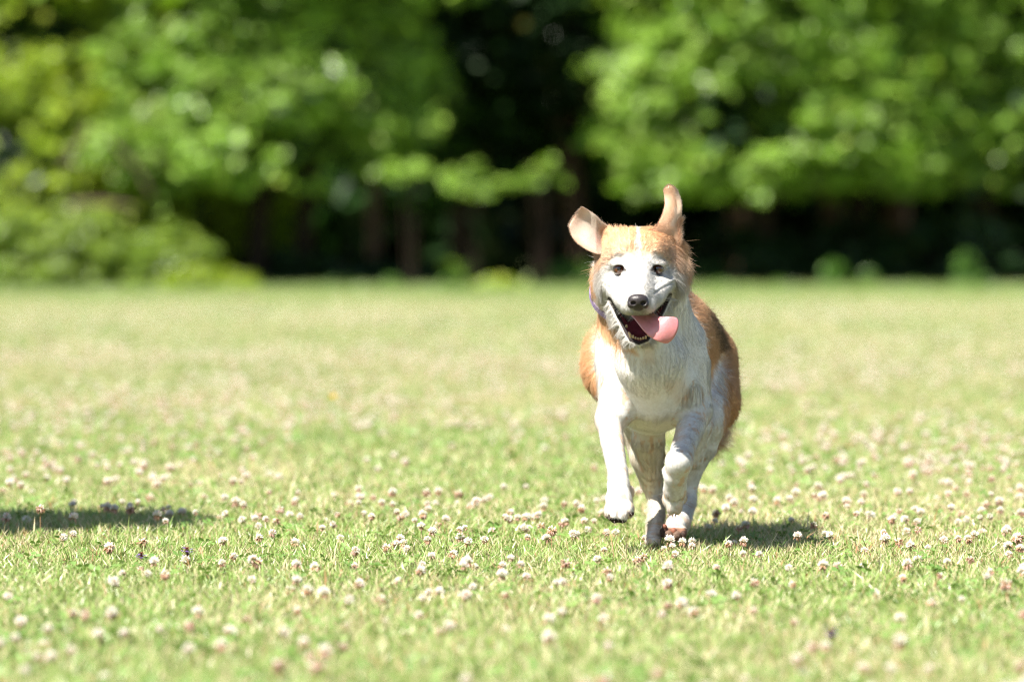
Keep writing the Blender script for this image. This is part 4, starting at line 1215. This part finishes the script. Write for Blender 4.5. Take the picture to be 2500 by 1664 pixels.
# ---- collar with buckle
col_m = principled('purple collar webbing', color=(.20, .10, .33), rough=.6, noise=(900, (.45, .40, .62), .8))
K = 60; V = []
Cn = W(1566, 726, 11.865); ex = np.array((1, 0, -.05)); ey = unit(np.array((.12, -.75, -1.0))); nz = unit(np.cross(ex, ey))
for k in range(K):
    a = 2 * math.pi * k / K
    for (dr, dz) in ((0, -.010), (.0025, -.010), (.0025, .010), (0, .010)):
        V.append(Cn + ex * math.cos(a) * ((.088 if math.cos(a) > 0 else .1060) + dr) + ey * math.sin(a) * (.080 + dr) + nz * dz * .8)
V = np.array(V); i = np.arange(K * 4).reshape(K, 4); j = np.roll(i, -1, 0)
Q = np.concatenate([np.stack([i[:, q], i[:, (q + 1) % 4], j[:, (q + 1) % 4], j[:, q]], -1) for q in range(4)])
collar = part('collar', V, Q, col_m, smooth=False)
bk_m = principled('buckle plastic', color=(.10, .06, .16), rough=.35)

def blob(name, c, r, mat, parent=None, rot=0.):
    V_, Q_ = uv_sphere(np.zeros(3), 1.0, 20, 12); V_ = V_ * np.asarray(r)
    cs, sn = math.cos(rot), math.sin(rot); x, z = V_[:, 0] * cs - V_[:, 2] * sn, V_[:, 0] * sn + V_[:, 2] * cs
    V_ = np.stack([x, V_[:, 1], z], 1) + np.asarray(c)
    return part(name, V_, Q_, mat, parent=parent)
blob('buckle', W(1446, 722, 11.85), (.004, .012, .010), bk_m, collar)

# ---- paw pads and claws
pad_m = principled('pad leather', color=(.035, .022, .018), rough=.75, spec=.3, noise=(160, (.13, .06, .04), .7), bump=(700, .6, .001))
padb = principled('brown pad leather', color=(.10, .060, .042), rough=.8, spec=.25, noise=(200, (.20, .13, .095), .8), bump=(700, .7, .001))
padr = principled('reddish skin between the pads', color=(.26, .085, .045), rough=.7, noise=(200, (.12, .05, .03), .8))
claw_m = principled('claw horn', color=(.05, .035, .03), rough=.35)
for u_, v_, yy, r_ in ((1498, 1266, 11.664, (.0105, .008, .0052)), (1517, 1267, 11.662, (.0110, .008, .0058)), (1538, 1253, 11.668, (.0085, .009, .0062)), (1486, 1257, 11.678, (.005, .007, .004))):
    blob('paw_pad', W(u_, v_, yy), r_, pad_m)
for u_, v_, yy, r_, m_ in ((1619, 1299, 11.872, (.0075, .006, .0105), pad_m), (1632, 1306, 11.868, (.0100, .008, .0105), padb), (1652, 1307, 11.868, (.0100, .008, .0105), padb),
                           (1668, 1305, 11.873, (.0060, .006, .0095), pad_m), (1645, 1296, 11.8700, (.0065, .006, .008), padr), (1622, 1285, 11.874, (.0055, .006, .006), padr)):
    blob('paw_pad', W(u_, v_, yy), r_, m_)
def claw(p, tip, r=.0026):
    p = np.asarray(p); tip = np.asarray(tip); K = 6; M = 8; V = []
    ax = unit(tip - p); s1 = unit(np.cross(ax, (0.3, 1, 0.1))); s2 = np.cross(ax, s1)
    for k in range(K):
        t = k / (K - 1); rr = r * (1 - .85 * t)
        for m in range(M):
            a = 2 * math.pi * m / M; V.append(p + (tip - p) * t + rr * (math.cos(a) * s1 + math.sin(a) * s2) + np.array((0, 0, -.0015)) * t * t)
    V.append(tip); V = np.array(V); i = np.arange(K * M).reshape(K, M); j = np.roll(i, -1, 1)
    part('claw', V, [np.stack([i[:-1], j[:-1], j[1:], i[1:]], -1).reshape(-1, 4), np.stack([i[-1], j[-1], np.full(M, K * M)], -1)], claw_m)
for a_, b_ in (((1627, 1228), (1628, 1238)), ((1640, 1246), (1642, 1261)), ((1652, 1246), (1648, 1261)), ((1667, 1222), (1664, 1233))):
    claw(W(a_[0], a_[1], 11.775), W(b_[0], b_[1], 11.770))
for a_, b_ in (((1487, 1256), (1484, 1264)), ((1500, 1268), (1500, 1276)), ((1519, 1268), (1521, 1275)), ((1537, 1250), (1544, 1256))):
    claw(W(a_[0], a_[1], 11.655), W(b_[0], b_[1], 11.645), .0022)
for u_ in (1584, 1591, 1598, 1605):
    claw(W(u_, 1324, 11.868), W(u_ - 1, 1331, 11.855), .002)

# ---- whiskers
wh = []
r = np.random.default_rng(23)
for s in (-1, 1):
    for k in range(9):
        p = W(1558 + s * (26 + 4 * (k % 3)), 742 + 5 * (k // 3), 11.525 + .006 * (k % 3))
        wh.append((p, unit(np.array((s * (.9 + .3 * r.random()), -.1 + .5 * r.random(), -.25 + .5 * r.random())))))
P = np.array([q[0] for q in wh]); D = np.array([q[1] for q in wh])
if DEBUG != 'nofur':
    make_fur('whiskers', P, D, D * .3 + np.array((0, .3, -.5)), np.full(len(P), .03), np.full(len(P), .00022), np.tile(WHITE, (len(P), 1)), dog, 6, .15, .05, 9)
